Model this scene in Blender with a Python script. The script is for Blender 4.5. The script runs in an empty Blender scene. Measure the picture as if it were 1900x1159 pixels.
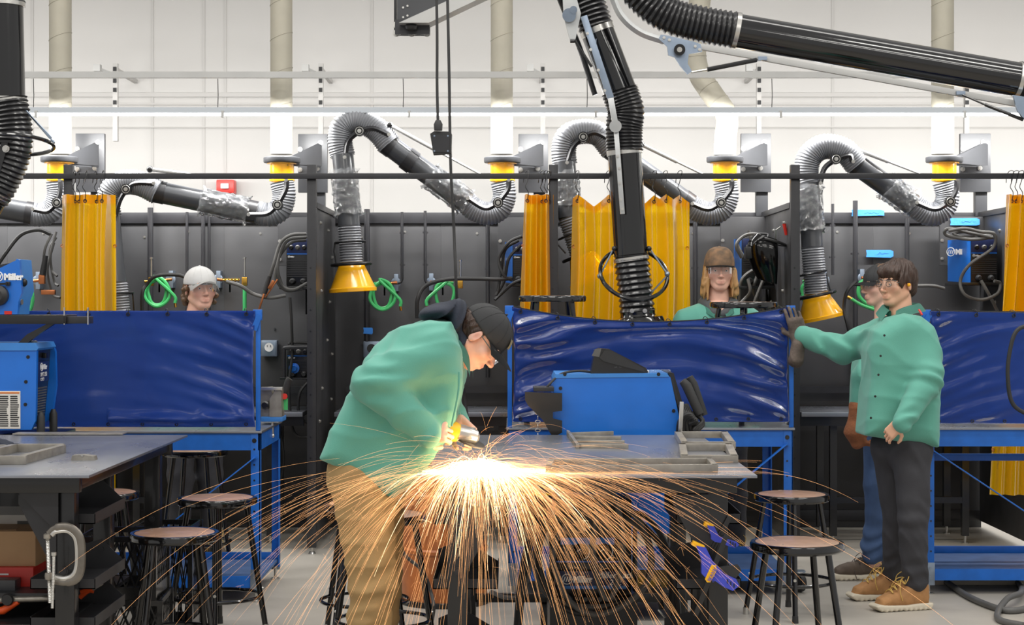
import bpy, bmesh, math, random
import numpy as np
from mathutils import Vector, Matrix, noise
random.seed(7)
SC = bpy.context.scene
COL = SC.collection
F, EYE, CX, CY = 3200.0, 1.55, 950.0, 560.0     # focal length in px of the 1900 px wide frame, lens height
PI = math.pi

# ---------------------------------------------------------------- camera, world, lights, exposure
cam_d = bpy.data.cameras.new('camera'); cam = bpy.data.objects.new('camera', cam_d); COL.objects.link(cam)
cam.location = (0, 0, EYE); cam.rotation_euler = (PI/2, 0, 0)
cam_d.sensor_width = 36; cam_d.lens = 36*F/1900; cam_d.shift_y = (CY-579.5)/1900
cam_d.clip_start = .1; cam_d.clip_end = 100
SC.camera = cam
SC.view_settings.view_transform = 'Standard'; SC.view_settings.look = 'None'
SC.view_settings.gamma = 1; SC.view_settings.use_curve_mapping = False
SC.view_settings.exposure = 0.0
W = bpy.data.worlds.new('hall_air'); SC.world = W; W.use_nodes = True
W.node_tree.nodes['Background'].inputs[0].default_value = (1.0, .985, .96, 1)
W.node_tree.nodes['Background'].inputs[1].default_value = .58

def area(name, loc, rot, sx, sy, power, col=(1, .97, .92)):
    l = bpy.data.lights.new(name, 'AREA'); l.shape = 'RECTANGLE'; l.size = sx; l.size_y = sy
    l.energy = power; l.color = col
    o = bpy.data.objects.new(name, l); COL.objects.link(o); o.location = loc; o.rotation_euler = rot
    return o
# rows of high bay strip lights of the hall, over and in front of the camera
for i, y in enumerate((1.5, 4.6, 7.7)):
    for x in (-4.2, 0, 4.2):
        area('hall_strip_light', (x, y, 5.6), (math.radians(12), 0, 0), 2.6, .35, 62)
area('rear_aisle_light', (0, 9.6, 5.7), (math.radians(-6), 0, 0), 12.0, .5, 120)
# the strip light that runs above the booths and washes the rear wall
area('booth_strip_light', (0, 11.27, 2.74), (math.radians(38), 0, 0), 13.0, .09, 430, (1, .99, .97))

# ---------------------------------------------------------------- helpers
def C(r, g, b):
    f = lambda v: ((v/255+.055)/1.055)**2.4 if v > 10 else v/255/12.92
    return (f(r), f(g), f(b), 1)
def P(px, py, d): return Vector(((px-CX)*d/F, d, EYE-(py-CY)*d/F))
def V(*a): return Vector(a)

MATS = {}
def mat(name, col, rough=.5, metal=0.0, var=0.0, vs=8.0, bump=0.0, bs=60.0, coat=0.0, alpha=1.0, trans=0.0,
        spec=.5, rvar=0.0, stretch=None, sheen=0.0, col2=None, emis=0.0, detail=5.0, sss=0.0):
    m = bpy.data.materials.new(name); m.use_nodes = True; nt = m.node_tree; b = nt.nodes['Principled BSDF']
    I = b.inputs
    I['Base Color'].default_value = col; I['Roughness'].default_value = rough; I['Metallic'].default_value = metal
    I['Coat Weight'].default_value = coat; I['Coat Roughness'].default_value = .08
    I['Alpha'].default_value = alpha; I['Transmission Weight'].default_value = trans
    I['Specular IOR Level'].default_value = spec
    if sheen: I['Sheen Weight'].default_value = sheen
    if emis:
        I['Emission Color'].default_value = col; I['Emission Strength'].default_value = emis
    if sss:
        I['Subsurface Weight'].default_value = sss; I['Subsurface Radius'].default_value = (.012, .005, .003)
    if var or bump or rvar or col2:
        tc = nt.nodes.new('ShaderNodeTexCoord'); mp = nt.nodes.new('ShaderNodeMapping')
        nt.links.new(tc.outputs['Object'], mp.inputs[0])
        if stretch: mp.inputs['Scale'].default_value = stretch
    if var or col2:
        n = nt.nodes.new('ShaderNodeTexNoise'); n.inputs['Scale'].default_value = vs; n.inputs['Detail'].default_value = detail
        nt.links.new(mp.outputs[0], n.inputs['Vector'])
        r = nt.nodes.new('ShaderNodeValToRGB')
        r.color_ramp.elements[0].position = .32; r.color_ramp.elements[1].position = .68
        c2 = col2 or tuple(c*(1-var) for c in col[:3])+(1,)
        r.color_ramp.elements[0].color = c2; r.color_ramp.elements[1].color = col
        nt.links.new(n.outputs['Fac'], r.inputs[0]); nt.links.new(r.outputs[0], I['Base Color'])
    if rvar:
        n = nt.nodes.new('ShaderNodeTexNoise'); n.inputs['Scale'].default_value = vs*1.7; n.inputs['Detail'].default_value = 6
        nt.links.new(mp.outputs[0], n.inputs['Vector'])
        q = nt.nodes.new('ShaderNodeMapRange'); q.inputs['To Min'].default_value = max(.02, rough-rvar); q.inputs['To Max'].default_value = rough+rvar
        nt.links.new(n.outputs['Fac'], q.inputs[0]); nt.links.new(q.outputs[0], I['Roughness'])
    if bump:
        n = nt.nodes.new('ShaderNodeTexNoise'); n.inputs['Scale'].default_value = bs; n.inputs['Detail'].default_value = 3
        nt.links.new(mp.outputs[0], n.inputs['Vector'])
        bb = nt.nodes.new('ShaderNodeBump'); bb.inputs['Strength'].default_value = bump; bb.inputs['Distance'].default_value = .01
        nt.links.new(n.outputs['Fac'], bb.inputs['Height']); nt.links.new(bb.outputs[0], I['Normal'])
    MATS[name] = m
    return m

def film(name, tint, clear, gloss_rough=.08, bump=.6, bs=14, body=None, body_mix=.35, fmul=1.0):
    """thin coloured film: see-through + translucent body + glossy skin"""
    m = bpy.data.materials.new(name); m.use_nodes = True; nt = m.node_tree
    nt.nodes.remove(nt.nodes['Principled BSDF']); out = nt.nodes['Material Output']
    tr = nt.nodes.new('ShaderNodeBsdfTransparent'); tr.inputs[0].default_value = clear
    tl = nt.nodes.new('ShaderNodeBsdfTranslucent'); tl.inputs[0].default_value = tint
    df = nt.nodes.new('ShaderNodeBsdfDiffuse'); df.inputs[0].default_value = tint
    gl = nt.nodes.new('ShaderNodeBsdfGlossy'); gl.inputs[1].default_value = gloss_rough; gl.inputs[0].default_value = (1, 1, 1, 1)
    m1 = nt.nodes.new('ShaderNodeMixShader'); m1.inputs[0].default_value = .5
    nt.links.new(tl.outputs[0], m1.inputs[1]); nt.links.new(df.outputs[0], m1.inputs[2])
    m2 = nt.nodes.new('ShaderNodeMixShader'); m2.inputs[0].default_value = body_mix
    nt.links.new(tr.outputs[0], m2.inputs[1]); nt.links.new(m1.outputs[0], m2.inputs[2])
    fr = nt.nodes.new('ShaderNodeFresnel'); fr.inputs[0].default_value = 1.5
    m3 = nt.nodes.new('ShaderNodeMixShader')
    mu = nt.nodes.new('ShaderNodeMath'); mu.operation = 'MULTIPLY'; mu.inputs[1].default_value = fmul
    nt.links.new(fr.outputs[0], mu.inputs[0]); nt.links.new(mu.outputs[0], m3.inputs[0]); nt.links.new(m2.outputs[0], m3.inputs[1]); nt.links.new(gl.outputs[0], m3.inputs[2])
    tc = nt.nodes.new('ShaderNodeTexCoord')
    n = nt.nodes.new('ShaderNodeTexNoise'); n.inputs['Scale'].default_value = bs; n.inputs['Detail'].default_value = 4
    nt.links.new(tc.outputs['Object'], n.inputs['Vector'])
    bb = nt.nodes.new('ShaderNodeBump'); bb.inputs['Strength'].default_value = bump; bb.inputs['Distance'].default_value = .02
    nt.links.new(n.outputs['Fac'], bb.inputs['Height'])
    for s in (gl, df, fr): nt.links.new(bb.outputs[0], s.inputs['Normal'])
    nt.links.new(m3.outputs[0], out.inputs[0])
    MATS[name] = m; return m

def catmull(pts, n=8, closed=False):
    pts = [Vector(p) for p in pts]; out = []; N = len(pts)
    if N < 3 and not closed: return pts
    for i in range(N if closed else N-1):
        if closed: a, b, c, d = pts[i-1], pts[i], pts[(i+1) % N], pts[(i+2) % N]
        else:
            b, c = pts[i], pts[i+1]; a = pts[i-1] if i else b*2-c; d = pts[i+2] if i+2 < N else c*2-b
        for k in range(n):
            t = k/n
            out.append(.5*((2*b)+(c-a)*t+(2*a-5*b+4*c-d)*t*t+(3*b-a-3*c+d)*t**3))
    if not closed: out.append(pts[-1])
    return out
def resample(pts, step):
    out = [pts[0].copy()]; acc = 0.0
    tot = sum((pts[i+1]-pts[i]).length for i in range(len(pts)-1)); n = max(2, round(tot/step)); st = tot/n; need = st
    for i in range(len(pts)-1):
        a, b = pts[i], pts[i+1]; L = (b-a).length
        while L > 0 and acc+L >= need-1e-9 and len(out) < n:
            out.append(a.lerp(b, (need-acc)/L)); need += st
        acc += L
    out.append(pts[-1].copy()); return out
def basis(z, x=None):
    z = Vector(z).normalized()
    if x is None: x = V(0, 0, 1) if abs(z.z) < .9 else V(1, 0, 0)
    x = Vector(x); y = z.cross(x).normalized(); x = y.cross(z).normalized()
    return x, y, z

class MB:
    def __init__(s): s.bm = bmesh.new()
    def mesh(s, verts, faces):
        vs = [s.bm.verts.new(v) for v in verts]
        for f in faces:
            try: s.bm.faces.new([vs[i] for i in f])
            except ValueError: pass
        return s
    def box(s, c, size, rot=None, bev=0.0):
        M = Matrix.Translation(Vector(c)) @ (rot.to_4x4() if rot is not None else Matrix.Identity(4)) @ Matrix.Diagonal((*size, 1))
        r = bmesh.ops.create_cube(s.bm, size=1, matrix=M)
        if bev:
            es = list({e for v in r['verts'] for e in v.link_edges})
            bmesh.ops.bevel(s.bm, geom=es, offset=bev, segments=2, affect='EDGES', profile=.6)
        return s
    def bb(s, a, b, bev=0.0):
        a, b = Vector(a), Vector(b)
        return s.box((a+b)/2, [abs(q) for q in (b-a)], None, bev)
    def seg(s, a, b, w, h=None, up=(0, 0, 1), bev=0.0):
        a, b = Vector(a), Vector(b); h = h or w; z = (b-a)
        y = Vector(up) if abs(z.normalized().dot(Vector(up))) < .98 else V(0, 1, 0)
        x = y.cross(z).normalized(); y = z.cross(x).normalized()
        R = Matrix((x, y, z.normalized())).transposed()
        return s.box((a+b)/2, (w, h, z.length), R, bev)
    def tube(s, pts, r, n=10, closed=False, caps=True, rings=None, flat=1.0, xref=None):
        pts = [Vector(p) for p in pts]; N = len(pts)
        rr = r if hasattr(r, '__len__') else [r]*N
        T = []
        for i in range(N):
            if closed: t = pts[(i+1) % N]-pts[i-1]
            else: t = pts[min(i+1, N-1)]-pts[max(i-1, 0)]
            T.append(t.normalized() if t.length > 1e-9 else (T[-1] if T else V(0, 0, 1)))
        x, y, z = basis(T[0], xref); prev = None
        for i in range(N):
            if i:
                q = T[i-1].rotation_difference(T[i]); x = q @ x
                x = (x-T[i]*x.dot(T[i])).normalized()
            y = T[i].cross(x)
            ring = [s.bm.verts.new(pts[i]+(x*math.cos(2*PI*k/n)+y*flat*math.sin(2*PI*k/n))*rr[i]) for k in range(n)]
            if prev:
                for k in range(n): s.bm.faces.new((prev[k], prev[(k+1) % n], ring[(k+1) % n], ring[k]))
            else: first = ring
            prev = ring
        if closed:
            # match the start ring by nearest vertex
            off = min(range(n), key=lambda o: sum((prev[(k+o) % n].co-first[k].co).length for k in range(n)))
            for k in range(n): s.bm.faces.new((prev[(k+off) % n], prev[(k+1+off) % n], first[(k+1) % n], first[k]))
        elif caps:
            s.bm.faces.new(first[::-1]); s.bm.faces.new(prev)
        return s
    def cyl(s, a, b, r, r1=None, n=20): return s.tube([a, b], [r, r if r1 is None else r1], n)
    def lathe(s, prof, o, axis=(0, 0, 1), n=32, caps=True):
        x, y, z = basis(axis); o = Vector(o); prev = None
        for (r, t) in prof:
            r = max(r, 1e-4)
            ring = [s.bm.verts.new(o+z*t+(x*math.cos(2*PI*k/n)+y*math.sin(2*PI*k/n))*r) for k in range(n)]
            if prev:
                for k in range(n): s.bm.faces.new((prev[k], prev[(k+1) % n], ring[(k+1) % n], ring[k]))
            else: first = ring
            prev = ring
        if caps: s.bm.faces.new(first[::-1]); s.bm.faces.new(prev)
        return s
    def torus(s, c, axis, R, r, n=40, m=8, ry=None):
        x, y, z = basis(axis); c = Vector(c)
        return s.tube([c+x*R*math.cos(2*PI*k/n)+y*(ry or R)*math.sin(2*PI*k/n) for k in range(n)], r, m, closed=True)
    def prism(s, poly, vec):
        vec = Vector(vec); poly = [Vector(p) for p in poly]; n = len(poly)
        a = [s.bm.verts.new(p) for p in poly]; b = [s.bm.verts.new(p+vec) for p in poly]
        s.bm.faces.new(a[::-1]); s.bm.faces.new(b)
        for k in range(n): s.bm.faces.new((a[k], a[(k+1) % n], b[(k+1) % n], b[k]))
        return s
    def ball(s, c, r, rot=None, u=16, v=12):
        r = r if hasattr(r, '__len__') else (r, r, r)
        M = Matrix.Translation(Vector(c)) @ (rot.to_4x4() if rot is not None else Matrix.Identity(4)) @ Matrix.Diagonal((*r, 1))
        bmesh.ops.create_uvsphere(s.bm, u_segments=u, v_segments=v, radius=1, matrix=M); return s
    def bolt(s, p, n, r=.008, h=.006):
        p, n = Vector(p), Vector(n).normalized()
        s.tube([p, p+n*h*.3], r*1.5, 10); s.tube([p+n*h*.3, p+n*h], r, 6); return s
    def sheet(s, f, nu, nv, th=.002):
        g = [[Vector(f(u/nu, v/nv)) for v in range(nv+1)] for u in range(nu+1)]
        vs = [[s.bm.verts.new(p) for p in row] for row in g]
        fs = [s.bm.faces.new((vs[u][v], vs[u+1][v], vs[u+1][v+1], vs[u][v+1])) for u in range(nu) for v in range(nv)]
        if th: bmesh.ops.solidify(s.bm, geom=fs, thickness=th)
        return s
    def build(s, name, m, parent=None, ang=35, smooth=True, **props):
        bmesh.ops.recalc_face_normals(s.bm, faces=s.bm.faces)
        if smooth:
            lim = math.radians(ang)
            for f in s.bm.faces: f.smooth = True
            for e in s.bm.edges:
                if len(e.link_faces) != 2 or e.calc_face_angle(0) > lim: e.smooth = False
        me = bpy.data.meshes.new(name)
        if parent is not None: org = Vector(parent['_o'])
        else:
            lo = [min(v.co[k] for v in s.bm.verts) for k in range(3)]; hi = [max(v.co[k] for v in s.bm.verts) for k in range(3)]
            org = V((lo[0]+hi[0])/2, (lo[1]+hi[1])/2, lo[2])
        s.bm.transform(Matrix.Translation(-org)); s.bm.to_mesh(me); s.bm.free()
        return link(name, me, m, parent, org, **props)
def link(name, me, m, parent=None, org=None, **props):
    me.materials.append(MATS[m] if isinstance(m, str) else m)
    o = bpy.data.objects.new(name, me); COL.objects.link(o)
    org = Vector(org) if org is not None else V(0, 0, 0)
    if parent is not None: o.parent = parent
    else: o.location = org
    o['_o'] = list(org)
    for k, v in props.items(): o[k] = v
    return o
def thing(name, loc, label, cat, group=None):
    o = bpy.data.objects.new(name, None); COL.objects.link(o); o.location = Vector(loc); o['_o'] = list(Vector(loc))
    o.empty_display_size = .1
    tag(o, label, cat, group); return o
def tag(o, label, cat, group=None):
    o['label'] = label; o['category'] = cat
    if group: o['group'] = group
    return o
def struct(o): o['kind'] = 'structure'; return o
def kids(o): return [c for c in bpy.data.objects if c.parent == o]
def copy_tree(o, parent=None):
    c = o.copy(); COL.objects.link(c)
    if parent is not None: c.parent = parent
    for ch in kids(o): copy_tree(ch, c)
    return c
def text(body, size, pos, m, parent, right=(1, 0, 0), up=(0, 0, 1), name='lettering', extrude=.0006, align='LEFT', shear=0.0, bold=.0):
    cu = bpy.data.curves.new('t', 'FONT'); cu.body = body; cu.size = size; cu.extrude = extrude; cu.align_x = align
    cu.shear = shear; cu.offset = bold; cu.resolution_u = 2
    ob = bpy.data.objects.new('t', cu); me = bpy.data.meshes.new_from_object(ob)
    bpy.data.objects.remove(ob); bpy.data.curves.remove(cu)
    r, u = Vector(right).normalized(), Vector(up).normalized(); n = r.cross(u)
    M = Matrix((r, u, n)).transposed().to_4x4(); M.translation = Vector(pos)-Vector(parent['_o'])
    me.transform(M); me.name = name
    return link(name, me, m, parent, parent['_o'])

# ---------------------------------------------------------------- signed distance modelling
def sdf_prim(p, q):
    k = q[0]
    if k == 'c':                                         # tapered capsule a, b, ra, rb
        a, b = np.array(q[1]), np.array(q[2]); ba = b-a; h = np.clip(((p-a) @ ba)/max(ba @ ba, 1e-9), 0, 1)
        return np.linalg.norm(p-a-h[:, None]*ba, axis=1)-(q[3]+(q[4]-q[3])*h)
    if k == 'e':                                         # ellipsoid centre, radii, rot
        v = p-np.array(q[1])
        if len(q) > 3 and q[3] is not None: v = v @ np.array(q[3])
        r = np.array(q[2]); k0 = np.linalg.norm(v/r, axis=1); k1 = np.linalg.norm(v/(r*r), axis=1)
        return k0*(k0-1)/np.maximum(k1, 1e-9)
    if k == 'b':                                         # rounded box centre, half size, rot, radius
        v = p-np.array(q[1])
        if q[3] is not None: v = v @ np.array(q[3])
        d = np.abs(v)-(np.array(q[2])-q[4])
        return np.linalg.norm(np.maximum(d, 0), axis=1)+np.minimum(d.max(axis=1), 0)-q[4]
    if k == 'h':                                         # half space point, normal (inside = behind)
        n = np.array(q[2])/np.linalg.norm(q[2]); return (p-np.array(q[1])) @ n
def smin(a, b, k):
    h = np.clip(.5+.5*(b-a)/k, 0, 1); return b+(a-b)*h-k*h*(1-h)
def sdf(p, prims):
    """prims: (op, k, prim) with op '+', '-', '&'"""
    d = np.full(len(p), 9.0)
    for op, k, q in prims:
        e = sdf_prim(p, q)
        if op == '+': d = smin(d, e, k)
        elif op == '-': d = -smin(-d, e, k)
        else: d = -smin(-d, -e, k)
    return d
def nets(prims, h, disp=None, lo=None, hi=None):
    """surface nets of an sdf -> verts, quads"""
    if lo is None:
        L, Hh = [], []
        for op, k, q in prims:
            if op != '+': continue
            if q[0] == 'c':
                r = max(q[3], q[4]); L += [np.minimum(q[1], q[2])-r]; Hh += [np.maximum(q[1], q[2])+r]
            elif q[0] == 'p':
                A = np.array(q[2]); w = np.array([np.array(q[1])+A @ np.array([x, e*q[4], z]) for x, z in q[3] for e in (-1, 1)]); L += [w.min(axis=0)]; Hh += [w.max(axis=0)]
            elif q[0] in 'eb':
                r = max(q[2]) if q[0] == 'e' else np.linalg.norm(q[2]); L += [np.array(q[1])-r]; Hh += [np.array(q[1])+r]
        lo = np.min(L, axis=0)-4*h-.01; hi = np.max(Hh, axis=0)+4*h+.01
    n = np.ceil((hi-lo)/h).astype(int)+1
    # coarse pass first: evaluate only near the surface
    ax = [lo[i]+h*np.arange(n[i]) for i in range(3)]
    cs = 4; ca = [a[::cs] for a in ax]
    G = np.stack(np.meshgrid(*ca, indexing='ij'), -1).reshape(-1, 3)
    dc = sdf(G, prims).reshape([len(a) for a in ca])
    idx = [np.minimum((np.arange(n[i])+cs//2)//cs, len(ca[i])-1) for i in range(3)]
    D = dc[np.ix_(*idx)]
    near = np.abs(D) < h*cs*1.9+.02
    I = np.argwhere(near)
    pts = lo+h*I
    d = np.concatenate([sdf(pts[s:s+200000], prims) for s in range(0, len(pts), 200000)])
    if disp is not None: d = d+disp(pts)
    D[near] = d
    neg = D < 0
    X, Y, Z = n-1
    acc = np.zeros((X, Y, Z, 3)); cnt = np.zeros((X, Y, Z))
    base = [(0, 0, 0), (1, 0, 0), (0, 1, 0), (1, 1, 0), (0, 0, 1), (1, 0, 1), (0, 1, 1), (1, 1, 1)]
    sl = lambda A, o: A[o[0]:o[0]+X, o[1]:o[1]+Y, o[2]:o[2]+Z]
    for i in range(8):
        for bit in range(3):
            if base[i][bit]: continue
            j = i | (1 << bit)
            A, B = sl(D, base[i]), sl(D, base[j]); c = sl(neg, base[i]) != sl(neg, base[j])
            t = np.where(c, A/np.where(c, A-B, 1), 0)
            pos = np.zeros((X, Y, Z, 3)); pos[...] = base[i]; pos[..., bit] += t
            acc += pos*c[..., None]; cnt += c
    act = cnt > 0; ids = -np.ones((X, Y, Z), int); ids[act] = np.arange(act.sum())
    cell = np.argwhere(act); verts = lo+h*(cell+acc[act]/cnt[act][:, None])
    quads = []
    for a in range(3):
        b, c = (a+1) % 3, (a+2) % 3
        s0 = [slice(0, m) for m in neg.shape]; s1 = list(s0)
        s0[a] = slice(0, -1); s1[a] = slice(1, None)
        ch = neg[tuple(s0)] != neg[tuple(s1)]
        E = np.argwhere(ch); E = E[(E[:, b] > 0) & (E[:, c] > 0) & (E[:, b] < neg.shape[b]-1) & (E[:, c] < neg.shape[c]-1)]
        if not len(E): continue
        def at(db, dc):
            q = E.copy(); q[:, b] -= db; q[:, c] -= dc; return ids[q[:, 0], q[:, 1], q[:, 2]]
        Q = np.stack([at(0, 0), at(1, 0), at(1, 1), at(0, 1)], 1)
        flip = ~neg[E[:, 0], E[:, 1], E[:, 2]]
        Q[flip] = Q[flip][:, ::-1]
        Q = Q[(Q >= 0).all(1)]; quads.append(Q)
    return verts, np.concatenate(quads)
def np_mesh(name, parts, smooth=True):
    """join (verts, quads) lists into one mesh"""
    vs, qs, off = [], [], 0
    for v, q in parts: vs.append(v); qs.append(q+off); off += len(v)
    v = np.concatenate(vs); q = np.concatenate(qs)
    me = bpy.data.meshes.new(name); me.vertices.add(len(v)); me.vertices.foreach_set('co', v.astype(np.float32).ravel())
    me.loops.add(q.size); me.loops.foreach_set('vertex_index', q.astype(np.int32)[:, ::-1].ravel())
    me.polygons.add(len(q)); me.polygons.foreach_set('loop_start', np.arange(0, q.size, 4, dtype=np.int32))
    me.polygons.foreach_set('loop_total', np.full(len(q), 4, np.int32))
    me.polygons.foreach_set('use_smooth', np.ones(len(q), bool)); me.update(calc_edges=True); me.validate()
    return me
def sdf_obj(name, prims, h, m, parent, disp=None, extra=None, relax=2):
    parts = [relaxed(nets(prims, h, disp), relax)]
    if extra: parts += extra
    o = Vector(parent['_o']); parts = [(v-np.array(o), q) for v, q in parts]
    return link(name, np_mesh(name, parts), m, parent, o)
def relaxed(vq, it=2):
    v, q = vq
    for _ in range(it):
        s = np.zeros_like(v); c = np.zeros(len(v))
        for k in range(4):
            for j in ((k+1) % 4, (k+3) % 4):
                np.add.at(s, q[:, k], v[q[:, j]]); np.add.at(c, q[:, k], 1)
        v = v*.5+.5*s/np.maximum(c, 1)[:, None]
    return v, q
# ---------------------------------------------------------------- materials
mat('concrete', C(186, 180, 170), .42, var=.26, vs=1.5, bump=.05, bs=30, rvar=.14, detail=8)
mat('white_wall', C(188, 186, 183), .6, var=.04, vs=1.2, bump=.02, bs=8)
mat('wall_seam', C(178, 176, 173), .6)
mat('galvanised', C(196, 198, 198), .38, .75, var=.12, vs=12)
mat('strut_grey', C(178, 178, 176), .5, .2, var=.08, vs=6)
mat('duct_beige', C(172, 167, 152), .55, .1, var=.1, vs=6)
mat('lamp_metal', C(186, 192, 198), .35, .3)
m = mat('lamp_glow', (1, .99, .96, 1), .5, emis=9.0)
mat('booth_black', C(63, 63, 65), .42, .1, var=.22, vs=3.0, rvar=.12, bump=.02, bs=120)
mat('frame_black', C(48, 48, 51), .38, .1, var=.2, vs=9)
mat('deep_black', C(22, 22, 24), .32, coat=.3, var=.2, vs=9)
mat('gloss_black', C(14, 14, 16), .13, coat=.6, var=.2, vs=6, rvar=.05)
mat('hose_black', C(34, 34, 36), .30, coat=.3, var=.3, vs=30)
mat('hose_grey', C(138, 140, 145), .42, var=.12, vs=14)
mat('arm_grey', C(64, 66, 70), .34, coat=.2, var=.15, vs=9)
mat('bracket_grey', C(58, 59, 62), .42, var=.1, vs=8)
mat('yellow_enamel', C(255, 184, 16), .22, coat=.7, var=.08, vs=10)
mat('yellow_plastic', C(246, 184, 20), .38, var=.06, vs=20)
mat('blue_paint', C(18, 108, 205), .34, coat=.3, var=.1, vs=7)
mat('blue_bench', C(22, 104, 200), .4, var=.2, vs=12, rvar=.1)
mat('blue_pale', C(60, 130, 205), .4, var=.1, vs=9)
mat('navy_panel', C(30, 42, 84), .35)
mat('steel_plate', C(158, 162, 172), .30, .7, var=.36, vs=2.2, rvar=.16, bump=.02, bs=40, stretch=(1, .35, 1), detail=8)
mat('steel_bar', C(172, 166, 156), .42, .7, var=.35, vs=16, rvar=.12)
mat('clamp_steel', C(132, 126, 118), .38, .7, var=.3, vs=20)
mat('shelf_blue', C(72, 104, 156), .5, var=.3, vs=8)
mat('bright_steel', C(205, 203, 198), .28, .9, var=.1, vs=20)
mat('zinc', C(150, 164, 182), .33, .75, var=.15, vs=14)
mat('brass', C(205, 160, 70), .25, .9, var=.15, vs=20)
mat('copper', C(190, 118, 76), .3, .9, var=.2, vs=20)
mat('green_hose', C(74, 190, 112), .38, var=.1, vs=14)
mat('rubber', C(42, 42, 43), .55, var=.15, vs=14)
mat('cable_grey', C(94, 93, 91), .5, var=.15, vs=18)
mat('tape_blue', C(64, 146, 238), .6, var=.06, vs=30, bump=.2, bs=60)
mat('red_enamel', C(206, 44, 34), .35)
mat('orange_plastic', C(226, 84, 30), .4)
mat('hardboard', C(176, 138, 116), .38, var=.25, vs=18, coat=.25)
mat('cardboard', C(186, 150, 112), .75, var=.1, vs=9)
mat('paper', C(226, 222, 214), .6, var=.05, vs=20)
mat('white_paint', C(240, 240, 240), .4)
mat('label_brown', C(206, 120, 60), .6)
mat('drum_orange', C(204, 120, 62), .45, var=.22, vs=9, col2=C(170, 100, 58), rvar=.1)
mat('teal_cloth', C(92, 162, 145), .78, var=.10, vs=5, bump=.10, bs=260, sheen=.15, detail=3)
mat('khaki_cloth', C(168, 138, 92), .8, var=.16, vs=9, bump=.12, bs=280)
mat('charcoal_denim', C(58, 58, 63), .8, var=.22, vs=14, bump=.15, bs=300)
mat('blue_denim', C(72, 98, 140), .8, var=.35, vs=9, bump=.15, bs=300)
mat('navy_cloth', C(38, 44, 58), .85, var=.2, vs=20, bump=.2, bs=200)
mat('grey_cloth', C(84, 86, 88), .85, var=.15, vs=20, bump=.2, bs=200)
mat('cap_black', C(44, 45, 47), .75, var=.15, vs=20, bump=.1, bs=300)
mat('cap_white', C(206, 206, 205), .75, var=.06, vs=14, bump=.1, bs=300)
mat('cap_camo', C(150, 116, 86), .8, vs=22, col2=C(96, 82, 68), bump=.1, bs=260)
mat('patch_tan', C(196, 186, 150), .7, var=.25, vs=60)
mat('hair_dark', C(66, 46, 36), .5, var=.45, vs=70, bump=.6, bs=90, stretch=(1, 1, .25))
mat('hair_brown', C(112, 84, 60), .5, var=.45, vs=70, bump=.6, bs=90, stretch=(1, 1, .35))
mat('hair_blond', C(196, 150, 96), .45, var=.4, vs=80, bump=.6, bs=110, stretch=(1, 1, .12))
mat('boot_tan', C(176, 128, 80), .75, var=.2, vs=24, bump=.15, bs=200)
mat('boot_brown', C(92, 78, 66), .75, var=.25, vs=24, bump=.15, bs=200)
mat('sole_pale', C(206, 196, 176), .6)
mat('lace_yellow', C(206, 170, 90), .7)
mat('glove_leather', C(96, 84, 76), .75, var=.4, vs=20, bump=.3, bs=80)
mat('glove_rust', C(150, 92, 58), .8, var=.35, vs=18, bump=.3, bs=90)
mat('eye_white', C(226, 222, 216), .2)
mat('eye_dark', C(44, 34, 30), .15)
mat('earplug', C(240, 170, 20), .5)
mat('knob_black', C(22, 22, 24), .3)
mat('irwin_blue', C(62, 74, 190), .4)
mat('quilt_black', C(30, 30, 31), .25, coat=.4, var=.2, vs=20)
film('amber_film', C(255, 200, 0), C(255, 214, 30), .22, .10, 6, body_mix=.72, fmul=.4)
film('clear_film', C(236, 238, 240), (.93, .94, .95, 1), .06, 1.0, 26, body_mix=.13)
film('lens_film', C(236, 238, 240), (.94, .95, .96, 1), .05, .0, 4, body_mix=.04)
def pvc():
    m = film('blue_vinyl', C(56, 92, 180), C(44, 86, 196), .22, .10, 9, body_mix=.92, fmul=.6)
pvc()
def skinmat(name, base, red):
    m = mat(name, base, .5, sss=.12, var=.0, bump=.06, bs=120); nt = m.node_tree; b = nt.nodes['Principled BSDF']
    a = nt.nodes.new('ShaderNodeAttribute'); a.attribute_name = 'tint'
    mx = nt.nodes.new('ShaderNodeMix'); mx.data_type = 'RGBA'
    mx.inputs['A'].default_value = base; mx.inputs['B'].default_value = red
    nt.links.new(a.outputs['Fac'], mx.inputs['Factor']); nt.links.new(mx.outputs['Result'], b.inputs['Base Color'])
skinmat('skin_fair', C(232, 184, 162), C(186, 96, 88))
skinmat('skin_warm', C(226, 178, 148), C(178, 100, 84))
m = mat('spark_glow', (1.0, .50, .20, 1), .5, emis=1.35); m.cycles.emission_sampling = 'NONE'
m = mat('spark_hot', (1.0, .78, .45, 1), .5, emis=5.0); m.cycles.emission_sampling = 'NONE'
# ---------------------------------------------------------------- the hall
struct(MB().sheet(lambda u, v: (-9+18*u, -1+15.9*v, 0), 2, 2, .0).build('floor', 'concrete'))
WB = 13.6
struct(MB().bb((-9, WB, 0), (9, WB+.15, 6.5)).build('wall_back', 'white_wall'))
# faint panel joints and the horizontal girts of the rear wall
k = 0
for px in (283, 378, 418, 690, 1130, 1545, 60):
    x = (px-CX)*WB/F
    struct(MB().bb((x-.010, WB-.006, 0), (x+.010, WB, 6.5)).build('trim_%d' % k, 'wall_seam')); k += 1
for py, h in ((176, .034), (193, .016), (236, .010)):
    z = EYE-(py-CY)*WB/F
    struct(MB().bb((-9, WB-.02, z-h/2), (9, WB, z+h/2)).build('trim_%d' % k, 'wall_seam')); k += 1
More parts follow.
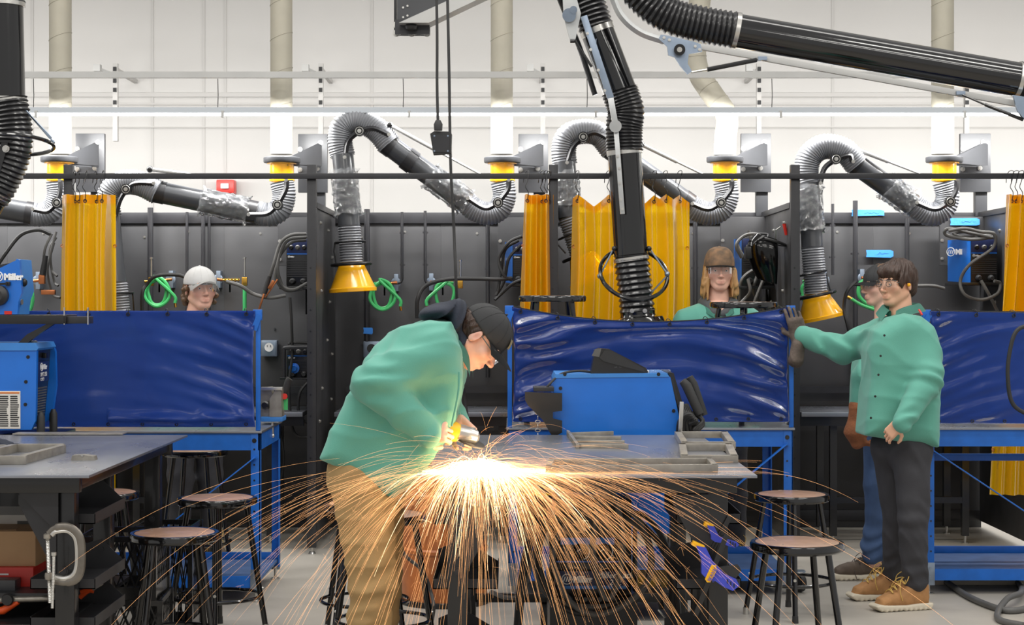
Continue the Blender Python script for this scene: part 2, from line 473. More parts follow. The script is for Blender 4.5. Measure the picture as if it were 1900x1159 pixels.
# hanging strut, lamp channel, wires
DST = 11.32
z = EYE-(139-CY)*DST/F
o = MB().bb((-5, DST-.02, z-.020), (5, DST+.02, z+.020)).build('ceiling_strut', 'strut_grey')
tag(o, 'upper grey steel strut running level across the rear wall', 'beam')
DL = 11.25
lt = thing('strip_light', (0, DL, 2.86), 'long slim strip light hung on wires above the booths', 'light')
zl = EYE-(205-CY)*DL/F
MB().bb((-5.2, DL-.03, zl-.018), (5.2, DL+.05, zl+.018)).build('housing', 'lamp_metal', lt)
MB().bb((-5.2, DL-.02, zl-.030), (5.2, DL+.04, zl-.019)).build('diffuser', 'lamp_glow', lt)
for px in (62, 404, 748, 1089, 1432, 1790):
    x = (px-CX)*DL/F
    MB().tube([(x, DL, zl+.018), (x+.003, DL, zl+.1), (x, DL, EYE-(146-CY)*DL/F)], .0025, 6).build('hanging_wire', 'deep_black', lt)
for px in (70, 415, 760, 1105, 1447, 1787):
    x = (px-CX)*DL/F
    MB().bb((x-.008, DL-.05, zl-.05), (x+.008, DL-.03, zl-.006)).build('clip', 'strut_grey', lt)
for i, px in enumerate((203, 590, 1008, 1415, 1806)):
    x = (px-CX)*12.7/F
    w = ['left end of the strut above the leftmost booth', 'between the second and third grey duct', 'just right of the middle grey duct', 'over the booth of the brown cap student', 'far right behind the big black tube'][i]
    b = thing('wall_bracket', (x, 12.9, 2.8), 'steel strut clamp on the rear wall, ' + w, 'bracket', 'strut clamps on the rear wall')
    zt, zb2 = EYE-(118-CY)*12.9/F, EYE-(262-CY)*12.9/F
    MB().bb((x-.018, 12.88, zb2), (x+.018, 12.92, zt)).build('channel', 'wall_seam', b)
    for q in (128, 150, 167, 190):
        zz = EYE-(q-CY)*12.9/F
        MB().bb((x-.012, 12.865, zz-.018), (x+.012, 12.882, zz+.012)).build('slot_plate', 'deep_black', b)
    MB().bb((x-.014, 12.92, zt-.06), (x+.014, 13.6, zt-.03)).build('standoff', 'wall_seam', b)
    zc = EYE-(134-CY)*12.7/F
    MB().seg((x-.0, 12.88, zc), (x-.09, 12.75, zc+.03), .03, .02).bb((x-.12, 12.70, zc+.01), (x-.07, 12.76, zc+.06)).build('clamp', 'strut_grey', b)
# grey spiral ducts that feed each fume arm
D0 = 11.55
for i, (px, lab) in enumerate(((112, 'grey spiral duct dropping to the yellow collar left of the amber curtain'),
                               (522, 'grey spiral duct standing between the first booth and the tall hooded arm'),
                               (931, 'grey spiral duct behind the pair of hanging black cords'),
                               (1340, 'grey flexible duct with a diagonal bend behind the big bracket joint'),
                               (1749, 'grey spiral duct rising behind the right end of the big black tube'))):
    x = (px-CX)*D0/F; r = .074
    zt = 4.6; zb = EYE-(286-CY)*D0/F
    if i == 3:
        pts = catmull([P(1318, -150, D0+.1), P(1292, 60, D0+.1), P(1295, 130, D0+.1), P(1322, 175, D0+.05), P(1348, 215, D0), P(1346, 255, D0), P(1345, 288, D0)], 8)
    else: pts = [V(x, D0, zt), V(x, D0, zb)]
    du = thing('ventilation_duct', (x, D0, zb), lab, 'duct', 'spiral ducts above the booths')
    MB().tube(pts, r, 28).build('pipe', 'duct_beige', du)
    if i != 3:
        for j in range(9):     # raised spiral seams
            zc = zt-.1-j*.235
            MB().tube([V(x+math.cos(a)*(r+.001), D0+math.sin(a)*(r+.001), zc+.03*math.cos(a)) for a in [2*PI*q/24 for q in range(24)]], .0022, 5, closed=True).build('seam', 'duct_beige', du)
    else:
        for j in range(2, len(pts)-2, 5):
            t = (pts[j+1]-pts[j-1])
            MB().torus(pts[j], t, r+.001, .0025, 24, 5).build('seam', 'duct_beige', du)
# ---------------------------------------------------------------- welding booths
DF, DB = 10.6, 11.87
def floor_px(d): return CY+EYE*F/d
bx = [(px-CX)*DF/F for px in (-323, 126, 578, 1027, 1476, 1925)]
zr = EYE-(327-CY)*DF/F
r_ = MB().bb((-4.3, DF-.03, zr-.017), (4.3, DF, zr+.017), .002).build('curtain_rail', 'frame_black')
tag(r_, 'long black steel rail running level across the fronts of all booths', 'rail')
desc = ['side wall of the booth cut by the left frame edge', 'black side wall whose post carries the left amber curtain',
        'black side wall and tall post just left of the hood with the green hose', 'black side wall behind the narrow folded amber curtain',
        'black side wall whose post is beside the gloved hand', 'black side wall at the far right behind the last amber curtain']
hrnd = random.Random(3)
for i, x in enumerate(bx):
    t = thing('booth_partition', (x, DF, 0), desc[i], 'partition', 'black side walls between the booths')
    zt = EYE-(305-CY)*DF/F
    b = MB().bb((x-.028, DF, .04), (x+.028, DF+.055, zt), .003).build('post', 'frame_black', t)
    h = MB()
    for j in range(13):
        zz = .2+j*.13
        h.cyl((x-.006, DF-.0015, zz), (x-.006, DF+.001, zz), .006, n=8)
    h.build('bolt_holes', 'deep_black', b, kind='stuff')
    MB().bb((x-.02, DF+.055, .05), (x+.02, DB-.03, 2.16), .003).build('panel', 'booth_black', t)
    MB().bb((x-.03, DF+.055, 2.13), (x+.03, DB-.03, 2.165)).build('top_channel', 'frame_black', t)
    f = MB(); f.cyl((x, DF+.03, 0), (x, DF+.03, .012), .022, .018); f.cyl((x, DF+.03, .012), (x, DF+.03, .04), .008); f.build('levelling_foot', 'bright_steel', t)
    for sx in (-1, 1):
        for (yy, zz) in ((10.9, 2.05), (11.35, 2.02), (11.6, 1.85), (10.95, 1.62), (11.45, 1.55), (11.6, 1.2), (11.0, 1.0), (11.55, .9), (11.3, 1.3), (11.65, .7), (10.85, .8)):
            MB().bolt((x+sx*.02, yy, zz), (sx, 0, 0), .008, .012).build('bolt', 'bright_steel', t)
bn = ['back wall of the left edge booth behind the blue feeder', 'back wall behind the student in the white cap', 'back wall behind the tall yellow hooded arm',
      'back wall behind the brown cap student', 'back wall behind the dark haired student']
for i in range(5):
    x0, x1 = bx[i]*DB/DF*.0+bx[i]+.0, bx[i+1]
    t = thing('booth_back_wall', ((x0+x1)/2, DB, 0), 'black sheet steel '+bn[i], 'wall panel', 'black back walls of the booths')
    w = (x1-x0)/2
    for j in range(2):
        MB().bb((x0+j*w, DB, .0), (x0+(j+1)*w, DB+.02, 2.12), .0015).build('panel', 'booth_black', t)
    MB().bb((x0, DB-.02, 2.09), (x1, DB+.04, 2.165), .003).build('top_channel', 'bracket_grey' if 0 else 'frame_black', t)
    MB().bb((x0, DB-.02, .05), (x1, DB+.0, .12), .003).build('kick_strip', 'frame_black', t)
    for px, py in ((60, 440), (150, 430), (300, 433), (60, 640), (200, 560), (330, 610)):
        xx = x0+px/450*(x1-x0); zz = EYE-(py-CY)*DB/F
        MB().bolt((xx, DB, zz), (0, -1, 0), .006, .008).build('bolt', 'bright_steel' if py < 500 else 'frame_black', t)
# conduits
def conduit(px, d, y0, y1, r, lab, hook=0):
    t = thing('conduit', P(px, y1, d), lab, 'conduit', 'black conduits on the booth walls')
    pts = [P(px, y0, d), P(px, y1, d)]
    if hook: pts = [P(px, y0, d), P(px, y1-6, d)]+[P(px+hook*q, y1-6+s, d) for q, s in ((2, 5), (8, 7), (14, 7))]
    MB().tube(pts, r, 10).build('pipe', 'frame_black', t)
    for f_ in (.3, .75):
        p = P(px, y0+(y1-y0)*f_, d); MB().bb(p-V(r+.008, .002, .006), p+V(r+.008, .03, .006)).build('strap', 'frame_black', t)
for a in ((279, 11.8, 385, 780, .020, 'thick black conduit behind the green hose by the white cap student', 0),
          (347, 11.82, 393, 780, .010, 'slim black conduit above the white cap', 0),
          (377, 11.8, 398, 780, .014, 'middle black conduit right of the white cap', 0),
          (388, 11.82, 392, 780, .010, 'slim black conduit farthest right of the white cap', 0),
          (681, 11.8, 388, 950, .020, 'thick black conduit behind the tall hooded arm', 0),
          (746, 11.75, 393, 524, .010, 'slim black conduit ending in a hook at the coiled green hose', -1),
          (789, 11.75, 391, 524, .010, 'slim black conduit ending in a hook at the second green hose', 1),
          (905, 11.8, 413, 700, .014, 'black conduit under the elbow near the narrow amber curtain', 0),
          (1545, 11.75, 378, 510, .010, 'slim black conduit above the right yellow hood', 0),
          (1587, 11.8, 372, 700, .017, 'black conduit left of the dark haired student', 0),
          (1683, 11.8, 405, 700, .016, 'black conduit behind the dark hair', 0),
          (1290, 11.8, 410, 700, .016, 'black conduit left of the brown cap', 0)):
    conduit(*a)
# tables inside the booths
def booth_table(i, lab):
    x0, x1 = bx[i]+.1, bx[i+1]-.1
    t = thing('booth_table', ((x0+x1)/2, 11.3, 0), lab, 'table', 'black work tables inside the booths')
    zt = EYE-(764-CY)*11.0/F
    MB().bb((x0, 10.98, zt-.03), (x1, 11.6, zt), .004).build('tabletop', 'steel_plate', t)
    MB().bb((x0, 11.02, zt-.09), (x1, 11.05, zt-.031)).build('apron', 'deep_black', t)
    MB().bb((x0, 11.78, zt+.08), (x1, 11.83, zt+.125)).build('rear_rail', 'frame_black', t)
    for xx in (x0+.22, x1-.22):
        for yy in (11.08, 11.55):
            l = MB().bb((xx-.022, yy-.022, .05), (xx+.022, yy+.022, zt-.031)).build('leg', 'deep_black', t)
            MB().cyl((xx, yy, 0), (xx, yy, .008), .024).cyl((xx, yy, .008), (xx, yy, .05), .008).build('foot', 'bright_steel', l)
    MB().bb((x0+.22, 11.06, .26), (x1-.22, 11.10, .30)).build('stretcher', 'deep_black', t)
booth_table(1, 'dark work table in the booth behind the left blue vinyl screen')
booth_table(2, 'dark work table seen past the bending worker under the yellow hood')
booth_table(4, 'dark work table left of the dark haired student')

# ---------------------------------------------------------------- fume extraction arms of the booths
def ribbed(mb, pts, r, pitch=.016, depth=.10, n=26):
    pts = resample(catmull(pts, 10), pitch/3)
    rr = [r*(1+depth*(.5 if i % 3 == 0 else (-.5 if i % 3 == 1 else .1))) for i in range(len(pts))]
    return mb.tube(pts, rr, n)
def crumple(mb, a, b, r, seed, n=30, m=16):
    rnd = random.Random(seed); a, b = Vector(a), Vector(b); x, y, z = basis(b-a); L = (b-a).length; rings = []
    for i in range(m+1):
        ring = []
        for k in range(n):
            an = 2*PI*k/n; q = r*(1.04+.17*noise.noise(V(k*.9+seed, i*1.1, 3)) + .12*rnd.random())
            if i in (0, m): q *= 1.05+.25*rnd.random()
            ring.append(mb.bm.verts.new(a+z*(L*i/m+.01*rnd.uniform(-1, 1))+(x*math.cos(an)+y*math.sin(an))*q))
        rings.append(ring)
    for i in range(m):
        for k in range(n): mb.bm.faces.new((rings[i][k], rings[i][(k+1) % n], rings[i+1][(k+1) % n], rings[i+1][k]))
    return mb
def pivot(t, p, r=.034):
    MB().cyl(p+V(0, -.012, 0), p+V(0, .03, 0), r, n=24).build('pivot_disc', 'knob_black', t)
    MB().torus(p+V(0, -.013, 0), (0, 1, 0), r*.72, .003, 24, 6).bolt(p+V(0, -.012, 0), (0, -1, 0), .009, .008).build('pivot_bolt', 'bright_steel', t)
def joint_bar(t, pts, d, w=.034):
    pp = catmull([P(x, y, d) for x, y in pts], 6)
    MB().tube(pp, w/2, 4, xref=(0, 1, 0)).build('joint_bar', 'frame_black', t)
    for q in (pts[0], pts[-1]): MB().bolt(P(q[0], q[1], d)+V(0, -.02, 0), (0, -1, 0), .008, .008).build('bolt', 'bright_steel', t)
def arm(col, ex, tube, arch, drop, lab, hood=None, rod=None, ring=None, piv=(), bars=(), wraps=(), band=None, yel=True, hd=11.2):
    D = 11.45
    t = thing('fume_arm', P(col[0], col[1], D), lab, 'fume arm', 'jointed fume extraction arms of the booths')
    cx, cy = col
    # wall mount, bracket, turntable, collar
    mp = P(cx+56, cy-10, 11.75)
    MB().bb(P(cx+30, cy+60, 11.8), P(cx+85, cy-48, 11.82)+V(0, .02, 0), .003).build('mount_plate', 'bracket_grey', t)
    MB().bb(P(cx+58, cy+105, 11.83), P(cx+80, cy+20, 11.83)+V(0, .06, 0), .003).build('mount_post', 'bracket_grey', t)
    zf = P(0, cy, D).z
    if cx > 200:
        MB().bb(P(cx-8, cy+196, 11.72), P(cx+88, cy+106, 11.72)+V(0, .03, 0), .003).build('support_panel', 'booth_black', t)
        for q in ((-4, 150), (-4, 184), (84, 120)): MB().bolt(P(cx+q[0], cy+q[1], 11.72), (0, -1, 0), .008, .01).build('bolt', 'bright_steel', t)
    xc = P(cx, cy, D).x
    MB().lathe([(.118, -.018), (.122, -.012), (.122, .014), (.118, .018)], (xc, D, zf), n=40).build('turntable', 'bracket_grey', t)
    pa = [P(cx+16, cy+8, D), P(cx+16, cy-4, D), P(cx+70, cy-30, 11.75), P(cx+76, cy-26, 11.78), P(cx+76, cy+12, 11.78), P(cx+60, cy+12, 11.7)]
    for s in (-.07, .05):
        MB().prism([q+V(0, s, 0) for q in pa], (0, .012, 0)).build('bracket_web', 'bracket_grey', t)
    MB().prism([P(cx+10, cy+8, D-.07), P(cx+60, cy+12, 11.63), P(cx+60, cy+12, 11.75), P(cx+10, cy+8, D+.06)], (0, 0, -.008)).build('bracket_floor', 'bracket_grey', t)
    for q in ((34, -20), (72, -32), (34, 18), (66, 16)):
        MB().bolt(P(cx+q[0], cy+q[1], 11.8)+V(0, -.005, 0), (0, -1, 0), .011, .012).build('bolt', 'bright_steel', t)
    MB().lathe([(.098, -.020), (.098, -.028), (.080, -.030), (.080, -.125), (.084, -.128), (.084, -.14), (.06, -.15)], (xc, D, zf), n=36).build('collar', 'yellow_enamel', t)
    # lower elbow hose and jointed bars
    e = [P(x, y, 11.4) for x, y in ex]
    h = ribbed(MB(), e, .076); h.build('elbow_hose', 'hose_grey', t)
    # boom
    a, b = P(*tube[0], 11.38), P(*tube[1], 11.3)
    MB().tube([a, b], .071, 28).build('boom_tube', 'arm_grey', t)
    MB().tube([a, a.lerp(b, .09)], .075, 28).build('boom_clamp', 'frame_black', t)
    MB().tube([b.lerp(a, .11), b], .075, 28).build('boom_clamp', 'frame_black', t)
    if band:
        q = a.lerp(b, band); q2 = a.lerp(b, band+.10); MB().tube([q, q2], .079, 28).build('rubber_band', 'frame_black', t)
    if arch:
        ribbed(MB(), [P(x, y, 11.28) for x, y in arch], .080).build('arch_hose', 'hose_grey', t)
    if drop:
        c, d = P(*drop[0], 11.25), P(*drop[1], hd)
        MB().tube([c, d], .070, 28).build('drop_tube', 'arm_grey', t)
    for (p, q, r, s) in wraps:
        A, B = ((a, b) if p < 2 else (c, d)); o = 0 if p < 2 else 2
        crumple(MB(), A.lerp(B, p-o), A.lerp(B, q-o), r, s).build('plastic_wrap', 'clear_film', t, smooth=False)
    for p in piv: pivot(t, P(p[0], p[1], 11.17))
    for bb_ in bars: joint_bar(t, bb_, 11.2)
    if rod:
        (x0, y0), (x1, y1) = rod; A, B = P(x0, y0, 11.25), P(x1, y1, 11.3)
        g = MB().tube([A, A.lerp(B, .55)], .013, 10).build('gas_spring', 'strut_grey', t)
        MB().tube([A.lerp(B, .5), B], .008, 8).build('rod', 'strut_grey', g)
        MB().ball(A, .022).build('rod_end', 'deep_black', g)
    if hood:
        (lx, ly), (hx, hy), (tx, ty) = hood        # low hose start, hood top, hood bottom centre
        L0, H0, T0 = P(lx, ly, hd), P(hx, hy, hd), P(tx, ty, hd); ax = (T0-H0).normalized(); L = (T0-H0).length
        ribbed(MB(), [L0, L0.lerp(H0, .5), H0], .072, .017, .14).build('drop_hose', 'hose_grey', t)
        MB().lathe([(.082, -.006), (.082, .012)], H0-ax*.0, ax, 32).build('hood_neck', 'yellow_enamel', t)
        MB().lathe([(.080, 0), (.094, L*.18), (.146, L*.85), (.156, L*.88), (.156, L), (.150, L), (.138, L*.85), (.075, .01)], H0, ax, 40, caps=False).build('hood', 'yellow_enamel', t)
        MB().torus(H0+ax*.004, ax, .125, .011, 40, 8).build('hood_ring', 'knob_black', t)
        R = H0-ax*.14
        MB().torus(R, ax, .098, .007, 36, 6).build('handle_ring', 'knob_black', t)
        for s in (-1, 1):
            MB().tube([R+V(s*.098, 0, 0), R+V(s*.105, -.01, -.06), H0+V(s*.10, -.01, 0)], .005, 6).build('handle_rod', 'knob_black', t)
    return t
dx = 413
arm((110, 296), [(108, 338), (109, 362), (98, 388), (76, 398), (56, 396)], [(60, 396), (-80, 372)], None, None,
    'fume arm cut by the left edge with yellow collar beside the black duct', piv=[(106, 376)], bars=[[(106, 376), (88, 392), (62, 388)], [(106, 376), (112, 352), (112, 334)]])
arm((523, 297), [(523, 338), (527, 362), (520, 388), (500, 398), (478, 394)], [(476, 394), (285, 354)], [(292, 356), (262, 341), (232, 338), (210, 350), (200, 375), (202, 402)], [(202, 400), (214, 525)],
    'fume arm lying low and level between white cap student and yellow collar', hood=((215, 523), (221, 585), (225, 640)), rod=((278, 314), (400, 329)),
    piv=[(515, 380), (234, 351)], bars=[[(515, 380), (496, 396), (462, 398)], [(515, 380), (530, 352), (532, 334)], [(234, 351), (250, 340), (286, 340)], [(234, 351), (222, 372), (214, 400)]],
    wraps=[(.08, .55, .078, 3)])
arm((932, 297), [(932, 338), (936, 364), (926, 388), (904, 396), (880, 388), (864, 374)], [(866, 376), (712, 262)], [(722, 268), (698, 240), (664, 224), (638, 234), (631, 262), (636, 290)], [(636, 288), (648, 420)],
    'tall fume arm arching over to an open yellow hood above green hose', hood=((648, 418), (652, 489), (655, 541)), rod=((723, 232), (891, 323)),
    piv=[(667, 243), (924, 376)], bars=[[(667, 243), (692, 238), (722, 250)], [(667, 243), (646, 262), (640, 292)], [(924, 376), (900, 386), (868, 368)], [(924, 376), (942, 352), (944, 334)]],
    wraps=[(.0, .45, .080, 5), (2.22, 2.85, .078, 8)], band=.64)
arm((1345, 296), [(1345, 338), (1349, 364), (1339, 388), (1317, 396), (1294, 390), (1276, 378)], [(1280, 380), (1128, 272)], [(1136, 278), (1112, 250), (1082, 244), (1054, 254), (1046, 280), (1048, 304)], [(1048, 302), (1056, 405)],
    'fume arm whose arch passes behind the big black centre tube', hood=((1056, 402), (1078, 470), (1100, 520)), rod=((1190, 268), (1310, 326)),
    piv=[(1082, 254), (1338, 376)], bars=[[(1082, 254), (1104, 246), (1130, 258)], [(1082, 254), (1062, 274), (1052, 302)], [(1338, 376), (1314, 388), (1284, 378)], [(1338, 376), (1356, 352), (1358, 334)]],
    wraps=[(2.2, 2.8, .078, 11)])
arm((1752, 296), [(1752, 338), (1758, 364), (1750, 388), (1728, 398), (1706, 388), (1690, 374)], [(1692, 378), (1580, 298)], [(1590, 306), (1566, 280), (1530, 272), (1504, 288), (1496, 315), (1500, 342)], [(1500, 340), (1507, 460)],
    'fume arm at the far right dropping to a tilted yellow hood', hood=((1507, 458), (1514, 546), (1524, 592)), rod=((1576, 272), (1706, 322)),
    piv=[(1551, 295), (1763, 374)], bars=[[(1551, 295), (1576, 288), (1582, 300)], [(1551, 295), (1530, 312), (1522, 340)], [(1763, 374), (1735, 388), (1700, 376)], [(1763, 374), (1774, 352), (1775, 334)]],
    wraps=[(.02, .42, .082, 14), (2.05, 2.75, .080, 17)])

# ---------------------------------------------------------------- amber curtains
def curtain(x0, x1, lab, tx0=None, tx1=None, ybot=918, folds=5, amp=.03, hooks=(), sag=0, seed=0, ytop=361, ctop=None):
    d = DF-.02; zt = P(0, ytop, d).z; zb = P(0, ybot, d).z
    t = thing('amber_curtain', P((x0+x1)/2, ybot, d), lab, 'curtain', 'amber welding curtains on the black rail')
    tx0 = x0 if tx0 is None else tx0; tx1 = x1 if tx1 is None else tx1
    def f(u, v):
        xa = P(tx0, 0, d).x*(1-v)+P(x0, 0, d).x*v; xb = P(tx1, 0, d).x*(1-v)+P(x1, 0, d).x*v
        x = xa+(xb-xa)*(u+.008*math.sin(2*PI*folds*u*.7+seed))
        y = d+amp*math.sin(2*PI*folds*(u+.06*math.sin(3*v+seed))+seed)*(1+.4*math.sin(5*v))+.010*noise.noise(V(u*4, v*3, seed))
        s = 0
        if hooks:
            hs = [(h-tx0)/(tx1-tx0) for h in hooks]
            dist = min(abs(u-h) for h in hs); s = sag*min(1, dist*len(hooks)*1.1)
        z = zt-(zt-zb)*v-s*(1-v)**6
        return (x, y, z)
    MB().sheet(f, 90, 46, .0).build('film', 'amber_film', t, ang=80)
    MB().sheet(lambda u, v: tuple(Vector(f(u, v*.03))+V(0, -.003, 0)), 90, 1, .0).build('hem', 'amber_film', t, ang=80)
    for h in hooks:
        u = (h-tx0)/(tx1-tx0); g = Vector(f(u, .022)); g.y -= .006
        MB().torus(g, (0, 1, 0), .009, .003, 14, 6).build('grommet', 'deep_black', t)
        MB().tube(catmull([g, g+V(.006, -.01, .05), g+V(-.012, -.012, .085), g+V(.0, 0, .12), V(g.x+.01, DF-.04, zr+.026), V(g.x-.006, DF-.0, zr+.030), V(g.x-.02, DF+.005, zr-.005), V(g.x-.024, DF, zr-.04)], 5), .0025, 6).build('hook', 'deep_black', t)
    for v in (.17, .42, .63, .85):
        for u in (.02, .98):
            g = Vector(f(u, v)); g.y -= .005
            MB().torus(g, (0, 1, 0), .008, .003, 12, 5).build('grommet', 'copper', t)
curtain(102, 213, 'amber curtain between the blue feeder and the white cap student', 113, 212, hooks=(139, 146, 160, 178, 192), folds=3, amp=.03, seed=1)
curtain(950, 1026, 'narrow amber curtain bunched against the middle post', 973, 1027, hooks=(979, 1007, 1013, 1019), folds=3, amp=.05, seed=2.1)
curtain(1052, 1284, 'wide amber curtain behind the big black centre tube', 1064, 1279, hooks=(1073, 1129, 1216, 1236, 1260), folds=4, amp=.045, sag=.10, seed=4)
curtain(1838, 1960, 'amber curtain at the far right reaching below the bench', 1868, 1960, hooks=(1876, 1886, 1896), folds=5, amp=.04, seed=5)
# ---------------------------------------------------------------- blue benches with vinyl screens
def bench(x0, x1, df, lab, brace, caster=False, feet=True):
    db = df+.78; t = thing('workbench', ((x0+x1)/2, df, 0), lab, 'workbench', 'blue steel benches that carry the vinyl screens')
    zt = .885
    MB().bb((x0-.01, df-.01, zt-.012), (x1+.01, db+.01, zt), .002).build('benchtop', 'steel_plate', t)
    for yy in (df+.002, db-.012): MB().bb((x0, yy, zt-.10), (x1, yy+.01, zt-.012)).build('apron', 'blue_bench', t)
    for xx in (x0, x1-.01): MB().bb((xx, df, zt-.10), (xx+.01, db, zt-.012)).build('end_apron', 'blue_bench', t)
    hz = hrnd.random
    for sx, xx in ((1, x0), (-1, x1)):
        for sy, yy in ((1, df), (-1, db)):
            m = MB(); m.bb((xx, yy, .07), (xx+sx*.048, yy+sy*.006, zt-.012), .001); m.bb((xx, yy, .07), (xx+sx*.006, yy+sy*.048, zt-.012), .001)
            l = m.build('leg', 'blue_bench', t)
            h = MB()
            for j in range(9): h.cyl((xx+sx*.03, yy-.002, .15+j*.08), (xx+sx*.03, yy+.001, .15+j*.08), .005, n=8)
            h.bolt((xx+sx*.03, yy-.001, zt-.05), (0, -1, 0), .008, .006)
            h.build('bolt_holes', 'deep_black', l, kind='stuff')
            pl = MB().bb((xx+sx*.0, yy-.004, .05), (xx+sx*.05, yy-.001, .17), .001); pl.bolt((xx+sx*.025, yy-.004, .14), (0, -1, 0), .006, .005); pl.bolt((xx+sx*.025, yy-.004, .09), (0, -1, 0), .006, .005)
            pl.build('corner_plate', 'zinc', l)
            MB().lathe([(.026, 0), (.026, .006), (.008, .012), (.008, .07)], (xx+sx*.025, yy+sy*.025, 0), n=16).build('foot', 'bright_steel', l)
    for z, nm in ((.66, 'rear_rail'), (.13, 'lower_rail'))[0 if x0 > 2 else 1:]:
        MB().bb((x0, db-.03, z-.02), (x1, db-.01, z+.02), .002).build(nm, 'blue_bench', t)
    MB().bb((x0+.01, df+.02, .10), (x1-.01, db-.04, .112)).build('lower_shelf', 'shelf_blue', t)
    MB().bb((x0+.006, df+.004, .075), (x1-.006, df+.014, .135)).build('shelf_lip', 'blue_bench', t)
    for (a, b) in brace: MB().seg(V(a[0], df-.012, a[1]), V(b[0], df-.012, b[1]), .006, .034, up=(0, 1, 0), bev=.001).bolt(V(a[0], df-.016, a[1]), (0, -1, 0), .008, .006).build('brace', 'blue_bench', t)
    if caster:
        c = V(x1+.05, df+.1, 0)
        w = MB().lathe([(.02, -.016), (.05, -.014), (.052, 0), (.05, .014), (.02, .016)], c+V(0, 0, .052), (1, .5, 0), 24).build('caster', 'rubber', t)
        MB().bb(c+V(-.03, -.03, .11), c+V(.03, .03, .116)).seg(c+V(-.026, 0, .11), c+V(-.02, 0, .05), .004, .04, up=(0, 1, 0)).seg(c+V(.026, 0, .11), c+V(.02, 0, .05), .004, .04, up=(0, 1, 0)).build('caster_fork', 'zinc', w)
    return t
bench(-2.86, -1.30, 8.9, 'blue steel bench at the left with a vise on its end', [((-1.325, .75), (-2.1, .14))])
bench(-.02, 1.485, 9.12, 'blue steel bench behind the grinding table', [((1.45, .80), (.70, .18))], True)
bench(2.19, 3.72, 9.14, 'blue steel bench at the right behind the tan boots', [((2.22, .77), (3.2, .12))])

def vinyl(x0, x1, d, zt, zb, sag, lab, seed, k=5, amp=.012, bulge=0):
    t = thing('vinyl_screen', ((x0+x1)/2, d, zb), lab, 'screen', 'blue vinyl screens on the benches')
    L = x1-x0
    def f(u, v):
        c = 4*u*(1-u); s = sag*c
        edge = abs(2*u-1)**2
        ph = v*k+1.5*c*(1-v*.45)+.5*noise.noise(V(u*3, v*3, seed))
        y = amp*.55*math.sin(2*PI*ph)*(.25+.9*edge+.6*(1-v)**3)
        y += .0045*math.sin(2*PI*(v*8+2.5*c+seed))*edge + .022*noise.noise(V(u*4+seed, v*3, 1))+.003*noise.noise(V(u*9+seed, v*9+c*5, 2))
        y -= bulge*math.exp(-((v-.93)/.05)**2)*(1 if u > .5 else 0)*(1+.3*math.sin(u*30))
        fade = min(1, v*12, (1-v)*14+.2, u*25+.2, (1-u)*25+.2)
        z = zt-(zt-zb)*v-s*(1-v)**2.2
        x = x0+L*u+.012*math.sin(PI*v)*(1 if u < .5 else -1)*edge
        return (x, d-.02+y*fade*1.6, z)
    MB().sheet(f, 150, 80, .0025).build('vinyl', 'blue_vinyl', t, ang=80)
    for j in range(8):
        u = .03+j*.94/7; g = Vector(f(u, .03)); g.y -= .006
        MB().torus(g, (0, 1, 0), .008, .003, 12, 6).build('grommet', 'deep_black', t)
        MB().tube(catmull([g, g+V(.004, -.006, .02), g+V(-.01, .02, .03), V(g.x-.02, d+.02, g.z+.005), V(g.x-.01, d+.0, g.z-.005)], 4), .0022, 5).build('tie', 'deep_black', t)
    for j in range(9):
        u = .03+j*.94/8; g = Vector(f(u, .975)); g.y -= .006
        MB().torus(g, (0, 1, 0), .007, .0028, 12, 6).build('grommet', 'deep_black', t)
    for x in (x0-.012, x1+.012):
        MB().bb((x-.012, d-.004, .886), (x+.012, d+.014, zt+.004), .002).build('upright', 'blue_bench', t)
        MB().bb((x-.026, d-.012, zt-.05), (x+.02, d+.02, zt+.006), .003).seg((x+.01, d-.014, zt-.02), (x-.02, d-.014, zt-.10), .03, .004, up=(0, 1, 0)).build('corner_clip', 'blue_bench', t)
    MB().bb((x0, d, zt-.012-sag*0), (x1, d+.008, zt-.002)).build('top_wire', 'blue_pale', t) if not sag else MB().tube([Vector(f(q/30, 0))+V(0, .012, .002) for q in range(31)], .004, 6).build('top_wire', 'deep_black', t)
    return t
vinyl(-2.84, -1.325, 8.92, 1.505, .905, .0, 'blue vinyl screen in front of the white cap student', 1.3, 3.2, .010, .028)
vinyl(.0, 1.47, 9.15, 1.525, .915, .082, 'blue vinyl screen sagging behind the big blue welding machine', 2.2, 5, .020)
vinyl(2.215, 3.7, 9.16, 1.503, .905, .01, 'blue vinyl screen right of the dark haired student', 3.7, 3.5, .010, .012)

